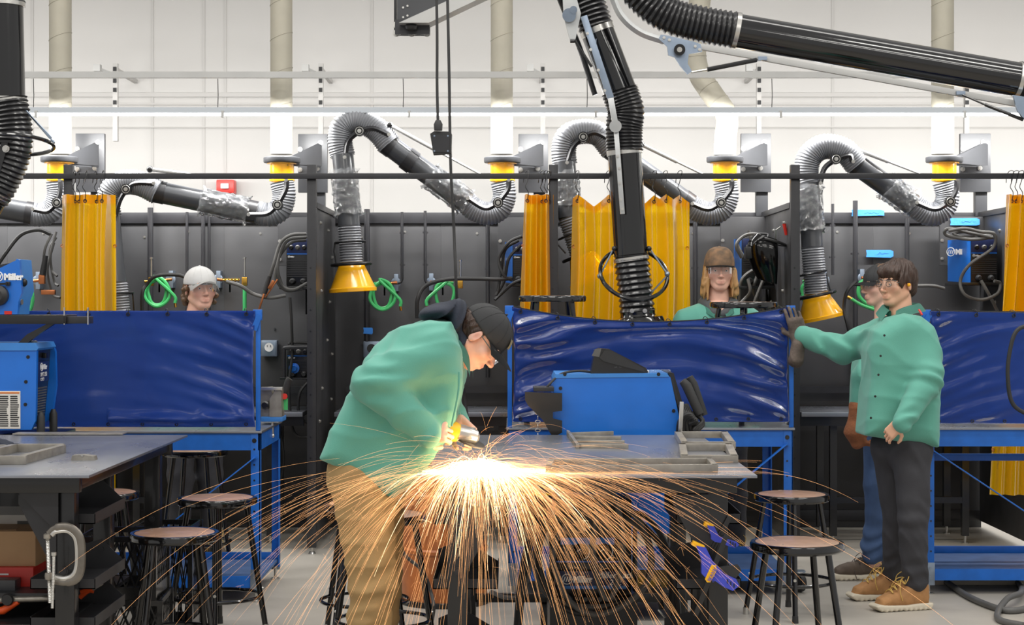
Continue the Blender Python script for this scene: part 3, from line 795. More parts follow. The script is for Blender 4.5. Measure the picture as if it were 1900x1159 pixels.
# ---------------------------------------------------------------- steel welding tables
def weld_table(xc, lab, seed, left=False):
    d0, d1, zt = 6.27, 8.18, .92; hw = .61
    t = thing('welding_table', (xc, d0, 0), lab, 'table', 'black framed welding tables with steel plate tops')
    MB().bb((xc-hw, d0, zt-.010), (xc+hw, d1, zt), .0015).build('plate', 'steel_plate', t)
    MB().bb((xc-.55, d0+.10, zt-.075), (xc+.55, d0+.14, zt-.0105), .003).build('front_beam', 'deep_black', t)
    MB().bb((xc-.56, d1-.14, zt-.085), (xc+.56, d1-.10, zt-.0105), .003).build('rear_beam', 'deep_black', t)
    for s in (-1, 1):
        MB().bb((xc+s*.53-.02, d0+.14, zt-.065), (xc+s*.53+.02, d1-.14, zt-.011), .003).build('side_beam', 'deep_black', t)
        lx = xc+s*.485
        for yy in (d0+.14, d0+.72, d1-.22):
            l = MB().bb((lx-.036, yy, .03), (lx+.036, yy+.07, zt-.011), .004).build('leg', 'deep_black', t)
            MB().bb((lx-.05, yy-.01, 0), (lx+.05, yy+.08, .03), .003).build('foot_pad', 'deep_black', l)
            MB().bolt((lx, yy, .3), (0, -1, 0), .012, .014).bolt((lx, yy, .55), (0, -1, 0), .010, .008).build('bolt', 'frame_black', l)
        MB().prism([(lx-s*.03, d0+.135, zt-.085), (lx-s*.17, d0+.135, zt-.085), (lx-s*.17, d0+.135, zt-.12), (lx-s*.03, d0+.135, zt-.38)], (0, .006, 0)).build('gusset', 'frame_black', t)
        for i_, z in enumerate((.745, .50, .355 if left else .22)):
            # open bins hung along the side frame
            xa, xb = sorted((lx-s*.15, lx+s*.095)); y0, y1 = d0+.22, d0+.72
            m = MB().bb((xa, y0, z-.03), (xb, y1, z-.026)).bb((xa, y0, z-.03), (xa+.003, y1, z+.012)).bb((xb-.003, y0, z-.03), (xb, y1, z+.012))
            m.prism([(xa, y1, z-.03), (xb, y1, z-.03), (xb, y1, z+.0), (lx, y1, z+.09), (xa, y1, z+.05)], (0, -.003, 0))
            m.bb((xa, y0, z-.03), (xb, y0+.003, z+.008)).build('bin', 'frame_black', t)
    MB().bb((xc-.485, d0+.16, .16), (xc+.485, d0+.19, .20), .003).build('cross_bar', 'deep_black', t) if left else None
    MB().bb((xc-.485, d1-.2, .16), (xc+.485, d1-.17, .20), .003).build('cross_bar', 'deep_black', t)
    MB().prism([P(q[0], q[1], d0+.12) if left else V(xc+.2, 0, 0) for q in ((20, 900), (108, 900), (108, 990))], (0, .004, 0)).build('corner_plate', 'frame_black', t) if left else None
    return t
weld_table(-2.148, 'steel topped welding table at the left with a C-clamp on its leg', 1, True)
weld_table(.282, 'steel topped welding table in the middle where sparks fly', 2)

# ---------------------------------------------------------------- stools
def stool(x, y, h, rot, lab, base=0.0, grp='black steel stools with brown board seats'):
    t = thing('stool', (x, y, base), lab, 'stool', grp); R = Matrix.Rotation(rot, 3, 'Z'); o = V(x, y, base)
    q = lambda a, b, c: o+R @ V(a, b, c)
    MB().lathe([(.15, h-.034), (.180, h-.034), (.186, h-.028), (.187, h-.008), (.182, h), (.168, h), (.166, h-.004), (.05, h-.004)], o, n=48).build('seat_pan', 'gloss_black', t)
    MB().lathe([(.01, h-.003), (.163, h-.003), (.165, h-.001), (.16, h+.0005), (.01, h+.0015)], o, n=48).build('seat_board', 'hardboard', t)
    for k in range(4):
        a = PI/4+k*PI/2; c, s = math.cos(a), math.sin(a)
        tp, bt = q(.135*c, .135*s, h-.034), q(.225*c, .225*s, .02)
        l = MB().tube([tp, bt], .0135, 14).build('leg', 'gloss_black', t)
        MB().cyl(q(.225*c, .225*s, 0), q(.225*c, .225*s, .035), .016, .0145, 12).build('foot', 'bright_steel' if k % 2 else 'rubber', l)
        MB().bolt(tp.lerp(bt, (h-.2)/h)+R @ V(c*.013, s*.013, 0), R @ V(c, s, 0), .005, .005).build('screw', 'bright_steel', l)
        MB().bolt(q(.12*c, .12*s, h), (0, 0, 1), .004, .002).build('rivet', 'bright_steel', t)
    MB().torus(o+V(0, 0, .17), (0, 0, 1), .203, .0085, 48, 10).build('foot_ring', 'gloss_black', t)
    return t
def st(px, d, h, rot, lab, **k): return stool((px-CX)*d/F, d, h, rot, lab, **k)
st(324, 7.2, .59, .3, 'black stool with brown seat, nearest the camera left of the sparks')
st(403, 8.1, .634, .9, 'black stool in front of the blue bench corner, second from the C-clamp')
st(1479, 6.86, .598, .15, 'black stool with tan seat in front, nearest the tan boots')
st(1469, 8.55, .60, .7, 'black stool behind the nearest right hand stool, beside the blue bench leg')
st(677, 8.0, .62, .2, 'black stool left behind the khaki trousers')
st(712, 7.5, .63, .75, 'black stool right behind the khaki trousers by the orange drum')
st(362, 9.93, .70, .5, 'dark stool standing under and behind the left blue bench')
st(188, 8.45, .62, .4, 'stool mostly hidden behind the black milk crates')
DS = 9.5
st(1025, DS, .70, .1, 'black stool standing on the bench left of the big black tube', base=.885)
st(1380, DS, .665, .6, 'black stool standing on the bench before the brown cap student', base=.885)
# ---------------------------------------------------------------- big black extraction arms of the hall
def band(t, a, b, r, nm='band', m='bright_steel'):
    MB().tube([a, b], r, 32).build(nm, m, t)
def net_hose(mb, pts, r, pitch=.028, n=28): return ribbed(mb, pts, r, pitch, .13, n)
# centre arm
dA = 10.2; Q = lambda x, y, o=0.0: P(x, y, dA+o)
t = thing('extraction_arm', Q(1185, 600), 'big glossy black extraction arm hanging down in the middle over the vinyl screen', 'extraction arm')
net_hose(MB(), [Q(1050, -60), Q(1078, -25), Q(1094, 15), Q(1107, 55)], .100).build('upper_hose', 'hose_black', t)
MB().tube([Q(1105, 50), Q(1153, 176)], .099, 36).build('upper_tube', 'gloss_black', t)
band(t, Q(1106, 52), Q(1110, 62), .102)
ribbed(MB(), [Q(1150, 168), Q(1161, 205), Q(1158, 240), Q(1159, 281)], .108, .020, .08).build('middle_hose', 'hose_black', t)
band(t, Q(1158, 277), Q(1159, 287), .106)
MB().tube([Q(1159, 284), Q(1171, 476)], .100, 36).build('lower_tube', 'gloss_black', t)
net_hose(MB(), [Q(1171, 472), Q(1175, 510), Q(1180, 548), Q(1183, 584)], .101, .034).build('lower_hose', 'hose_black', t)
band(t, Q(1171, 477), Q(1172, 484), .106)
h0, h1 = Q(1183, 580), Q(1188, 632); MB().lathe([(.104, -.02), (.104, .02), (.145, .03), (.15, .04), (.17, .10), (.175, .16), (.165, .16), (.10, .0)], h0, h1-h0, 40).build('hood', 'gloss_black', t)
for s in (-.04, .035): MB().bolt(h0+V(s, -.105, .012), (0, -1, 0), .009, .008).build('bolt', 'bright_steel', t)
ax = (Q(1183, 580)-Q(1171, 476)).normalized()
rc = Q(1176, 508, -.03)
tilt = V(.12, -.88, .42).normalized()
MB().torus(rc, V(.10, -.72, .62).normalized(), .200, .012, 56, 10).build('handle_ring', 'gloss_black', t)
for s, q in ((-1, (1113, 512)), (1, (1238, 508))):
    w = Q(q[0], q[1], -.02); MB().tube([w, Q(1172+s*34, 462)], .005, 6).tube([w+V(.01*s, 0, 0), Q(1176+s*20, 556, -.06)], .005, 6).ball(w, .016).build('handle_rod', 'zinc', t)
    MB().ball(Q(1172+s*32, 461, -.04), .016).build('rod_end', 'deep_black', t)
do = -.14
MB().tube([Q(1106, 72, do+.02), Q(1104, 100, do+.02)], .004).seg(Q(1083, 30, do), Q(1133, 182, do), .040, .016, up=(0, 1, 0), bev=.002).build('linkage_bar', 'zinc', t)
MB().seg(Q(1133, 182, do-.01), Q(1142, 232, do-.01), .034, .02, up=(0, 1, 0), bev=.002).build('linkage_bar', 'galvanised', t)
MB().seg(Q(1143, 240, do), Q(1155, 397, do), .028, .014, up=(0, 1, 0), bev=.002).build('linkage_bar', 'galvanised', t)
for q in ((1146, 290), (1149, 312), (1150, 340), (1152, 370), (1155, 388), (1090, 62), (1096, 92), (1110, 130), (1122, 168)):
    MB().bolt(Q(q[0], q[1], do-.01), (0, -1, 0), .006, .005).build('bolt', 'bright_steel', t)
MB().cyl(Q(1142, 234, do-.03), Q(1142, 234, do+.05), .036, n=24).build('pivot_disc', 'galvanised', t)
MB().prism([Q(1043, -20, do), Q(1068, -10, do), Q(1078, 25, do), Q(1068, 72, do), Q(1058, 76, do), Q(1046, 30, do)], (0, .03, 0)).build('bracket_plate', 'galvanised', t)
MB().cyl(Q(1056, 28, do-.03), Q(1056, 28, do+.06), .04, n=24).cyl(Q(1064, 18, do-.04), Q(1064, 18, do-.02), .022, n=20).build('pivot_disc', 'zinc', t)
MB().tube([Q(1066, 74, do), Q(1098, 124, do)], .008, 8).tube([Q(1058, 76, do), Q(1066, 76, do)], .012, 8).build('gas_spring', 'deep_black', t)
MB().tube(catmull([Q(1027, -30, -.05), Q(1052, 32, -.05), Q(1076, 90, -.05), Q(1104, 176, -.05)], 6), .016, 8).build('side_tube', 'deep_black', t)
# right arm crossing the picture's upper right
dB = 9.9; Q = lambda x, y, o=0.0: P(x, y, dB+o)
t = thing('extraction_arm', Q(1620, 100), 'big glossy black extraction tube slanting down to the right under the ceiling', 'extraction arm')
net_hose(MB(), [Q(1140, -110), Q(1165, -45), Q(1200, 0), Q(1245, 30), Q(1305, 46), Q(1364, 56)], .101, .030).build('upper_hose', 'hose_black', t)
band(t, Q(1362, 56), Q(1370, 57.5), .105)
MB().tube([Q(1366, 57), Q(1892, 148)], .098, 40).build('long_tube', 'gloss_black', t)
band(t, Q(1886, 147), Q(1894, 148.5), .105)
net_hose(MB(), [Q(1892, 148), Q(1925, 152), Q(1965, 175), Q(1985, 215)], .101, .030).build('end_hose', 'hose_black', t)
MB().tube([Q(1985, 212), Q(2000, 330)], .098, 32).build('drop_tube', 'gloss_black', t)
MB().tube(catmull([Q(1120, -60, -.1), Q(1137, -5, -.1), Q(1155, 32, -.1), Q(1188, 60, -.1), Q(1232, 76, -.1)], 8), .021, 4, xref=(0, 1, 0)).build('curved_strut', 'galvanised', t)
MB().prism([Q(*q, -.12) for q in ((1226, 64), (1240, 66), (1290, 78), (1300, 82), (1303, 96), (1278, 100), (1276, 118), (1284, 132), (1276, 138), (1262, 122), (1252, 106), (1240, 102), (1238, 86), (1222, 72))], (0, .02, 0)).build('bracket_plate', 'zinc', t)
MB().cyl(Q(1261, 92, -.16), Q(1261, 92, -.09), .032, n=28).build('pivot_disc', 'knob_black', t)
MB().cyl(Q(1261, 92, -.17), Q(1261, 92, -.155), .015, n=20).build('pivot_bolt', 'bright_steel', t)
for q in ((1232, 70), (1242, 74), (1290, 86), (1298, 92)): MB().bolt(Q(*q, -.125), (0, -1, 0), .006, .005).build('bolt', 'bright_steel', t)
MB().seg(Q(1296, 86, -.05), Q(1906, 196, -.05), .034, .03, up=(0, 1, 0), bev=.003).build('linkage_bar', 'strut_grey', t)
for q in ((1418, 117, 1), (1785, 181, 1)):
    MB().box(Q(q[0]-4, q[1]-8, -.06), (.05, .05, .02)).build('rod_bracket', 'zinc', t)
g = MB().tube([Q(1282, 134, -.1), Q(1312, 129, -.1)], .006, 8).build('gas_rod', 'bright_steel', t)
MB().tube([Q(1312, 129, -.1), Q(1404, 111, -.08)], .013, 10).build('gas_spring', 'gloss_black', t)
MB().tube([Q(1786, 176, -.1), Q(1830, 195, -.1)], .006, 8).tube([Q(1828, 194, -.1), Q(1898, 222, -.08)], .010, 8).build('gas_spring', 'deep_black', t)
MB().prism([Q(*q, -.12) for q in ((1880, 176), (1905, 180), (1915, 230), (1896, 216), (1888, 205))], (0, .02, 0)).build('bracket_plate', 'zinc', t)
# left arm at the frame edge
dC = 8.5; Q = lambda x, y, o=0.0: P(x, y, dC+o)
t = thing('extraction_arm', Q(5, 300), 'big glossy black extraction arm with a ring handle at the left edge', 'extraction arm')
net_hose(MB(), [Q(0, -70), Q(4, -30), Q(6, 12)], .103).build('upper_hose', 'hose_black', t)
band(t, Q(5, 4), Q(5, 12), .108)
MB().tube([Q(5, 10), Q(9, 188)], .099, 36).build('upper_tube', 'gloss_black', t)
band(t, Q(9, 182), Q(9, 190), .106)
ribbed(MB(), [Q(9, 186), Q(16, 222), Q(19, 258), Q(12, 296), Q(-8, 338), Q(-24, 362)], .106, .022, .09).build('lower_hose', 'hose_black', t)
band(t, Q(-14, 346), Q(-19, 353), .110)
MB().tube([Q(-18, 350), Q(-56, 420)], .099, 32).build('lower_tube', 'gloss_black', t)
MB().tube([Q(15+83*math.cos(a), 268+13*math.sin(a)) + V(0, .20*math.sin(a), 0) for a in [2*PI*k/40 for k in range(40)]], .010, 10, closed=True).build('handle_ring', 'gloss_black', t)
MB().tube([Q(50, 208, -.02), Q(96, 256, -.02)], .005, 6).tube([Q(44, 200, -.02), Q(98, 262, -.02)], .005, 6).ball(Q(97, 264), .014).build('handle_rod', 'zinc', t)
MB().seg(Q(-4, 262, -.13), Q(22, 262, -.13), .02, .01).seg(Q(10, 262, -.13), Q(-8, 330, -.13), .03, .012, up=(0, 1, 0)).build('linkage_bar', 'deep_black', t)
MB().bolt(Q(11, 276, -.14), (0, -1, 0), .012, .01).build('bolt', 'bright_steel', t)
# jib crane beam end on a black bracket
dK = 9.4; Q = lambda x, y, o=0.0: P(x, y, dK+o)
t = thing('crane_beam', Q(765, 66), 'grey steel beam end bolted to a black bracket at the top', 'beam')
MB().bb(Q(731, 66), Q(798, 40)+V(0, .02, 0), .003).bb(Q(731, 52), Q(736, -60)+V(0, .10, 0), .002).build('bracket_plate', 'deep_black', t)
MB().seg(Q(733, 50, -.05), Q(797, 50, -.05), .012, .08).build('bracket_shelf', 'frame_black', t)
MB().prism([Q(737, 42), Q(742, 38), Q(798, 42), Q(840, 20), Q(890, -3), Q(1100, -110), Q(737, -110)], (0, .012, 0)).build('web', 'bracket_grey', t)
MB().prism([Q(740, 42, -.14), Q(796, 42, -.14), Q(1120, -112, -.14), Q(1080, -112, -.14)], (0, .16, .0)).build('flange', 'strut_grey', t)
for q in ((736, 46), (792, 46), (735, 62), (764, 62), (792, 62)): MB().bolt(Q(*q, -.005), (0, -1, 0), .013, .012).build('bolt', 'bright_steel', t)
for q in ((748, 14), (756, 11), (748, 32), (756, 29)): MB().bolt(Q(*q, -.003), (0, -1, 0), .004, .004).build('rivet', 'bright_steel', t)
MB().lathe([(.01, 0), (.03, .004), (.034, .02), (.03, .03)], Q(763, 56, -.09), n=20).build('swivel', 'deep_black', t)
# hanging pendant and cords
dP = 8.4; Q = lambda x, y, o=0.0: P(x, y, dP+o)
t = thing('pendant_cord', Q(818, 285), 'black cord holding a small grey control box at its end', 'pendant')
MB().tube(catmull([Q(809, -60), Q(811, 60), Q(811, 160), Q(813, 240)], 8), .007, 8).build('cord', 'rubber', t)
MB().lathe([(.02, 0), (.022, .03), (.012, .05)], Q(813, 242), n=14).build('cord_grip', 'rubber', t)
MB().prism([Q(*q) for q in ((798, 248), (806, 243), (834, 244), (838, 248), (837, 284), (804, 286))], (0, .07, 0)).build('control_box', 'rubber', t)
MB().bb(Q(803, 282, -.004), Q(834, 250)).build('box_cover', 'frame_black', t)
for q in ((806, 252), (831, 252), (806, 280), (831, 280)): MB().bolt(Q(*q, -.004), (0, -1, 0), .003, .003).build('screw', 'zinc', t)
t = MB().tube(catmull([P(829, -60, 8.9), P(833, 120, 8.9), P(836, 300, 8.9), P(842, 420, 8.9), P(848, 560, 8.9), P(858, 700, 9.5), P(874, 830, 9.5), P(872, 900, 9.6)], 8), .0075, 8).build('power_cord', 'rubber')
tag(t, 'long black cord hanging straight down behind the bending worker', 'cord')
# red fire strobe
t = thing('alarm_strobe', P(417, 358, 13.4), 'small red alarm box on the rear wall above the white cap', 'alarm')
MB().bb(P(401, 358, 13.45), P(434, 333, 13.45)+V(0, .13, 0), .01).build('housing', 'red_enamel', t)
MB().box(P(417, 345, 13.43), (.06, .03, .04), bev=.005).build('lens', 'white_paint', t)
# ---------------------------------------------------------------- welding machines
def logo(pos, s, m, parent, right=(1, 0, 0), up=(0, 0, 1), word=True, wm=None):
    """round emblem with three slanted strokes, then the word"""
    r, u = Vector(right).normalized(), Vector(up).normalized(); n = r.cross(u); pos = Vector(pos)
    mb = MB(); mb.tube([pos+(r*math.cos(a)*.50+u*math.sin(a)*.50)*s for a in [2*PI*k/28 for k in range(28)]], s*.055, 5, closed=True)
    for q in (-.26, .0, .26):
        mb.prism([pos+r*s*(q-.16)-u*s*.25, pos+r*s*(q-.03)-u*s*.25, pos+r*s*(q+.16)+u*s*.25, pos+r*s*(q+.03)+u*s*.25], n*.0008)
    mb.build('emblem', m, parent, smooth=False)
    if word: text('Miller', s*.82, pos+r*s*.62-u*s*.29, wm or m, parent, r, u, bold=.006*s/.1)
def vents(t, a, b, n, m='knob_black', y=None):
    """horizontal louvre slats between two corners (front plane)"""
    a, b = Vector(a), Vector(b)
    for k in range(n):
        z = a.z+(b.z-a.z)*(k+.5)/n
        MB().box(((a.x+b.x)/2, a.y-.003, z), (abs(b.x-a.x), .006, abs(b.z-a.z)/n*.55)).build('louvre', m, t)
def cable(pts, r, lab, m='rubber', n=8, cat='cable', grp=None, name='cable'):
    o = MB().tube(catmull(pts, 8), r, n).build(name, m); return tag(o, lab, cat, grp)
def part_cable(t, pts, r, m='cable_grey', nm='cable'): return MB().tube(catmull(pts, 8), r, 8).build(nm, m, t)

# big blue machine behind the centre table
dM = 8.36; Q = lambda x, y, o=0.0: P(x, y, dM+o)
t = thing('welding_machine', V(Q(1150, 0).x, dM, 0), 'large blue welding machine seen side on behind the middle table', 'welding machine')
MB().prism([Q(*q) for q in ((1027, 850), (1027, 704), (1031, 696), (1238, 694), (1244, 700), (1266, 800), (1266, 850))], (0, .44, 0)).build('side_cover', 'blue_paint', t)
MB().prism([Q(*q, -.004) for q in ((1027, 704), (1031, 694), (1238, 692), (1242, 699), (1236, 699), (1033, 701))], (0, .45, 0)).build('top_cover', 'blue_pale', t)
MB().prism([Q(*q, .01) for q in ((1062, 990), (1062, 850), (1268, 850), (1270, 958), (1240, 990))], (0, .42, 0)).build('lower_cover', 'blue_paint', t)
MB().prism([Q(*q, .02) for q in ((1240, 690), (1250, 692), (1284, 806), (1284, 850), (1266, 850), (1266, 800), (1243, 700))], (0, .40, 0)).build('front_frame', 'deep_black', t)
MB().prism([Q(*q, .015) for q in ((1244, 704), (1249, 704), (1274, 795), (1270, 796))], (0, .02, 0)).build('front_trim', 'frame_black', t)
for q in ((1048, 694), (1222, 694), (1250, 762), (1040, 720)): MB().bolt(Q(*q, -.004), (0, -1, 0), .006, .004).build('screw', 'knob_black', t)
MB().bb(V(Q(1030, 0).x, dM+.02, .10), V(Q(1290, 0).x, dM+.60, .16), .005).build('cart_base', 'deep_black', t)
for xx in (1075, 1250): MB().bb(V(Q(xx, 0).x-.02, dM+.1, .15), V(Q(xx, 0).x+.02, dM+.14, .44)).build('cart_post', 'deep_black', t)
for xx in (1060, 1270):
    for yy in (.08, .55): MB().lathe([(.04, -.02), (.06, -.018), (.06, .018), (.04, .02)], V(Q(xx, 0).x, dM+yy, .06), (1, 0, 0), 24).build('wheel', 'rubber', t)
hp = MB().prism([Q(*q, -.06) for q in ((974, 727), (1043, 729), (1043, 762), (1026, 764), (1026, 776), (1043, 780), (1043, 802), (1026, 812), (1020, 802), (1008, 780), (980, 752), (974, 742))], (0, .015, 0)).build('cable_hanger', 'deep_black', t)
MB().bb(Q(990, 726, -.05), Q(1028, 718, -.05)+V(0, .16, 0), .003).build('hanger_shelf', 'frame_black', t)
for k in range(7):   # safety chain
    c = Q(998, 766+k*8, -.03); MB().torus(c, (1, 0, 0) if k % 2 else (0, 1, 0), .007, .0025, 14, 6, ry=.012).build('chain_link', 'bright_steel', t)
# black rubber posts and knotted grey hoses on its right end
t = thing('torch_lead', Q(1290, 805), 'knotted black torch leads and grip hanging on the right end of the large blue machine', 'welding lead')
MB().tube([Q(1266, 706, -.02), Q(1274, 715, -.02), Q(1298, 768, -.02)], [.018, .024, .022], 14).build('grip', 'rubber', t)
MB().tube([Q(1279, 699, .04), Q(1286, 712, .04), Q(1306, 770, .04)], [.018, .022, .02], 14).build('grip', 'rubber', t)
for s in range(5):
    a = s*3
    part_cable(t, [Q(1262+a, 752, .01*s), Q(1270+a, 770, -.03), Q(1292-a, 785, -.03), Q(1280+a, 768+a, -.05), Q(1262+a*2, 780, -.03), Q(1258+a*3, 806, 0)], .012, 'rubber')
for s in range(3): part_cable(t, [Q(1284+s*6, 765, 0), Q(1304, 780+s*3, -.02), Q(1288+s*4, 797, -.03), Q(1302, 806, -.02)], .011, 'rubber')
MB().seg(Q(1265, 745, -.09), Q(1262, 804, -.09), .02, .01, bev=.003).build('bracket', 'bright_steel', t)
# foot pedal and safety glasses on top of it
t = thing('foot_pedal', Q(1140, 690), 'black wedge shaped foot pedal lying on top of the large blue machine', 'pedal')
MB().prism([Q(*q, .03) for q in ((1096, 694), (1104, 650), (1112, 646), (1132, 648), (1198, 682), (1202, 688), (1202, 693), (1110, 696))], (0, .13, 0)).build('pedal_body', 'deep_black', t)
MB().prism([Q(*q, .026) for q in ((1098, 660), (1104, 648), (1116, 646), (1112, 662))], (0, .01, 0)).build('rating_label', 'cable_grey', t)
MB().prism([Q(*q, .02) for q in ((1112, 663), (1122, 650), (1134, 650), (1196, 684), (1196, 690), (1120, 670))], (0, .15, 0)).build('treadle', 'rubber', t)
part_cable(t, [Q(1100, 690, .08), Q(1070, 688, .06), Q(1040, 694, .02), Q(1020, 712, -.02), Q(1012, 722, -.02)], .006, 'rubber', 'cord')
MB().box(Q(1195, 686, .05), (.02, .03, .016)).build('connector', 'yellow_plastic', t)
def goggles(t, M, w=.066, name='lens'):
    """wrap-around safety glasses in a local frame: x right, y forward, z up"""
    for s in (-1, 1):
        def f(u, v, s=s):
            a = (u*1.15)*s; x = .004*s+.070*math.sin(a)*1.02; y = .030+.058*(math.cos(a)-1)*1.1; h = (.021-.004*u)
            z = h*(1-2*v)-.004*u-(.006*(1-u)**4 if v > .5 else 0)
            return M @ V(x, y, z)
        MB().sheet(f, 14, 6, .0012).build(name, 'lens_film', t)
        MB().tube([f(k/14, 0) for k in range(15)], .0016, 6).build('brow_bar', 'cable_grey', t)
        MB().tube([f(1, .3), M @ V(s*.077, -.03, .004), M @ V(s*.078, -.075, .006), M @ V(s*.075, -.10, -.012)], .0022, 6).build('temple_arm', 'cable_grey', t)
t = thing('safety_glasses', Q(1146, 694, -.02), 'clear safety glasses lying folded on top of the large blue machine', 'glasses')
R_ = Matrix.Translation(Q(1146, 688, .06)) @ Matrix.Rotation(PI, 4, 'Z')
goggles(t, R_)
# flat clear plastic box beside them
t = thing('rod_tube', Q(1222, 690, .1), 'clear plastic rod container on the right end of the large blue machine', 'container')
MB().bb(Q(1204, 693, .05), Q(1245, 686, .05)+V(0, .08, 0), .003).build('case', 'clear_film', t)
MB().bb(Q(1199, 692, .055), Q(1205, 687, .055)+V(0, .07, 0), .002).build('cap', 'white_paint', t)

# machine under the centre table, front on
dN = 7.3; Q = lambda x, y, o=0.0: P(x, y, dN+o)
t = thing('wire_welder', V(Q(1100, 0).x, dN, 0), 'black fronted wire welder with two dials standing under the middle table', 'welding machine')
MB().bb(Q(1030, 1108), Q(1172, 925)+V(0, .62, 0), .006).build('body', 'deep_black', t)
MB().bb(Q(1038, 1005, -.012), Q(1166, 935, -.0), .004).build('upper_panel', 'frame_black', t)
MB().bb(Q(1035, 1046, -.012), Q(1168, 1000), .003).build('control_panel', 'knob_black', t)
MB().bb(Q(1040, 1010, -.014), Q(1140, 997, -.011), .001).build('blue_tape', 'tape_blue', t)
MB().bb(Q(1030, 1043, -.014), Q(1168, 1040, -.011)).build('blue_line', 'blue_paint', t)
MB().bb(Q(1034, 1094, -.016), Q(1164, 1058, -.004), .002).build('name_plate', 'navy_panel', t)
MB().bb(Q(1036, 1092, -.0175), Q(1162, 1086, -.015)).build('plate_stripe', 'blue_pale', t)
logo(Q(1052, 1074, -.0185), .042, 'white_paint', t)
text('Millermatic', .036, Q(1106, 1072, -.0185), 'white_paint', t, shear=.25, bold=.0006)
text('252', .034, Q(1130, 1085, -.0185), 'white_paint', t, shear=.25, bold=.0006)
for x in (1077, 1120):
    c = Q(x, 1022, -.012)
    k = MB().lathe([(.033, 0), (.033, .008), (.026, .012), (.022, .026), (.018, .028)], c, (0, -1, 0), 28).build('dial', 'knob_black', t)
    MB().box(c+V(-.008, -.03, .008), (.018, .003, .003), Matrix.Rotation(-.6, 3, 'Y')).build('pointer', 'white_paint', k)
    MB().tube([c+V(math.cos(a)*.038, -.001, math.sin(a)*.038) for a in [-1.2+k_*2.2/10 for k_ in range(11)]], .003, 5).build('dial_scale', 'white_paint', k)
for k in range(4): MB().box(Q(1042, 1016+k*4, -.0125), (.03-.004*(k % 2), .001, .0016)).build('caption_line', 'cable_grey', t)
for x in (1024, 1178): MB().tube(catmull([Q(x, 1090, .03), Q(x, 1085, -.05), Q(x, 1000, -.055), Q(x, 985, -.05), Q(x, 980, .03)], 5), .011, 10).build('handle', 'knob_black', t)
vents(t, Q(1045, 1156, -.004), Q(1160, 1112, -.004), 7)
for x in (1058, 1085, 1112, 1140): MB().lathe([(.018, 0), (.018, .02), (.013, .03), (.01, .05)], Q(x, 1108, -.002), (0, -1, 0), 16).build('socket', 'knob_black', t)
MB().bb(V(Q(1020, 0).x, dN-.02, .08), V(Q(1182, 0).x, dN+.8, Q(0, 1107).z)).build('cart', 'knob_black', t)
for x in (1015, 1188):
    for yy in (.06, .72): MB().lathe([(.04, -.015), (.08, -.015), (.08, .015), (.04, .015)], V(Q(x, 0).x, dN+yy, .08), (1, 0, 0), 24).build('wheel', 'rubber', t)
# coiled lead hung in front of it
t = thing('welding_lead', Q(1105, 1050, -.1), 'thick dark grey lead coiled in wide loops in front of the wire welder', 'welding lead')
for k, (cx, cy, rx, ry, ph) in enumerate(((1100, 1040, 108, 92, .0), (1104, 1034, 104, 106, .05), (1118, 1036, 92, 100, .0), (1128, 1010, 28, 95, 0))):
    pts = [Q(cx+rx*math.cos(a), cy+ry*math.sin(a)+6*math.sin(3*a+k), -.07-.024*k) for a in [2*PI*j/36 for j in range(36)]]
    MB().tube(pts, .0125, 10, closed=True).build('loop', 'cable_grey' if k != 1 else 'rubber', t)
part_cable(t, [Q(1180, 960, -.1), Q(1225, 1010, -.12), Q(1250, 1080, -.12), Q(1248, 1180, -.1)], .013, 'rubber')
part_cable(t, [Q(1160, 950, -.1), Q(1200, 960, -.12), Q(1240, 1020, -.14), Q(1258, 1120, -.12), Q(1256, 1200, -.1)], .012, 'rubber')
part_cable(t, [Q(1010, 960, -.1), Q(985, 1000, -.1), Q(968, 1080, -.1), Q(958, 1200, -.1)], .018, 'rubber', 'torch_cable')
part_cable(t, [Q(975, 1005, -.1), Q(985, 1035, -.1), Q(970, 1100, -.1), Q(940, 1108, -.02), Q(912, 1098, .2)], .010)
MB().seg(Q(1222, 1085, -.13), Q(1228, 1130, -.13), .022, .02, bev=.004).build('grip', 'knob_black', t)
MB().seg(Q(1221, 1130, -.13), Q(1238, 1150, -.13), .02, .008, bev=.002).build('jaw', 'bright_steel', t)

# left blue machine behind the left table, front turned right
dL = 8.38; Q = lambda x, y, o=0.0: P(x, y, dL+o)
t = thing('welding_machine', V(Q(20, 0).x, dL, 0), 'blue welding machine with a printed warning label at the left edge', 'welding machine')
XR = Q(64, 0).x
MB().prism([Q(*q) for q in ((-120, 640), (-118, 800), (58, 797), (66, 780), (68, 648), (62, 640))], (0, .03, 0)).build('side_cover', 'blue_paint', t)
MB().prism([Q(*q, -.006) for q in ((-120, 636), (66, 636), (71, 646), (68, 650), (-120, 650))], (0, .33, 0)).build('top_cover', 'blue_pale', t)
MB().prism([V(Q(q[0], 0).x, dL+.29, Q(0, q[1]).z) for q in ((40, 640), (68, 640), (73, 655), (75, 720), (66, 785), (40, 797))], (0, .03, 0)).build('far_cover', 'blue_paint', t)
MB().prism([V(XR-.2, dL+.03, Q(0, 648).z), V(XR, dL+.03, Q(0, 648).z), V(XR-.012, dL+.03, Q(0, 716).z), V(XR-.03, dL+.03, Q(0, 790).z), V(XR-.2, dL+.03, Q(0, 790).z)], (0, .26, 0)).build('front_panel', 'deep_black', t)
for k in range(13): MB().box(V(XR-.014-k*.0012, dL+.16, Q(0, 722+k*5).z), (.012, .20, .005), Matrix.Rotation(.5, 3, 'Y')).build('louvre', 'cable_grey', t)
MB().bb(V(XR-.004, dL+.05, Q(0, 710).z), V(XR+.006, dL+.24, Q(0, 672).z), .002).build('name_plate', 'navy_panel', t)
logo(V(XR+.0075, dL+.10, Q(0, 682).z), .038, 'white_paint', t, right=(0, 1, 0))
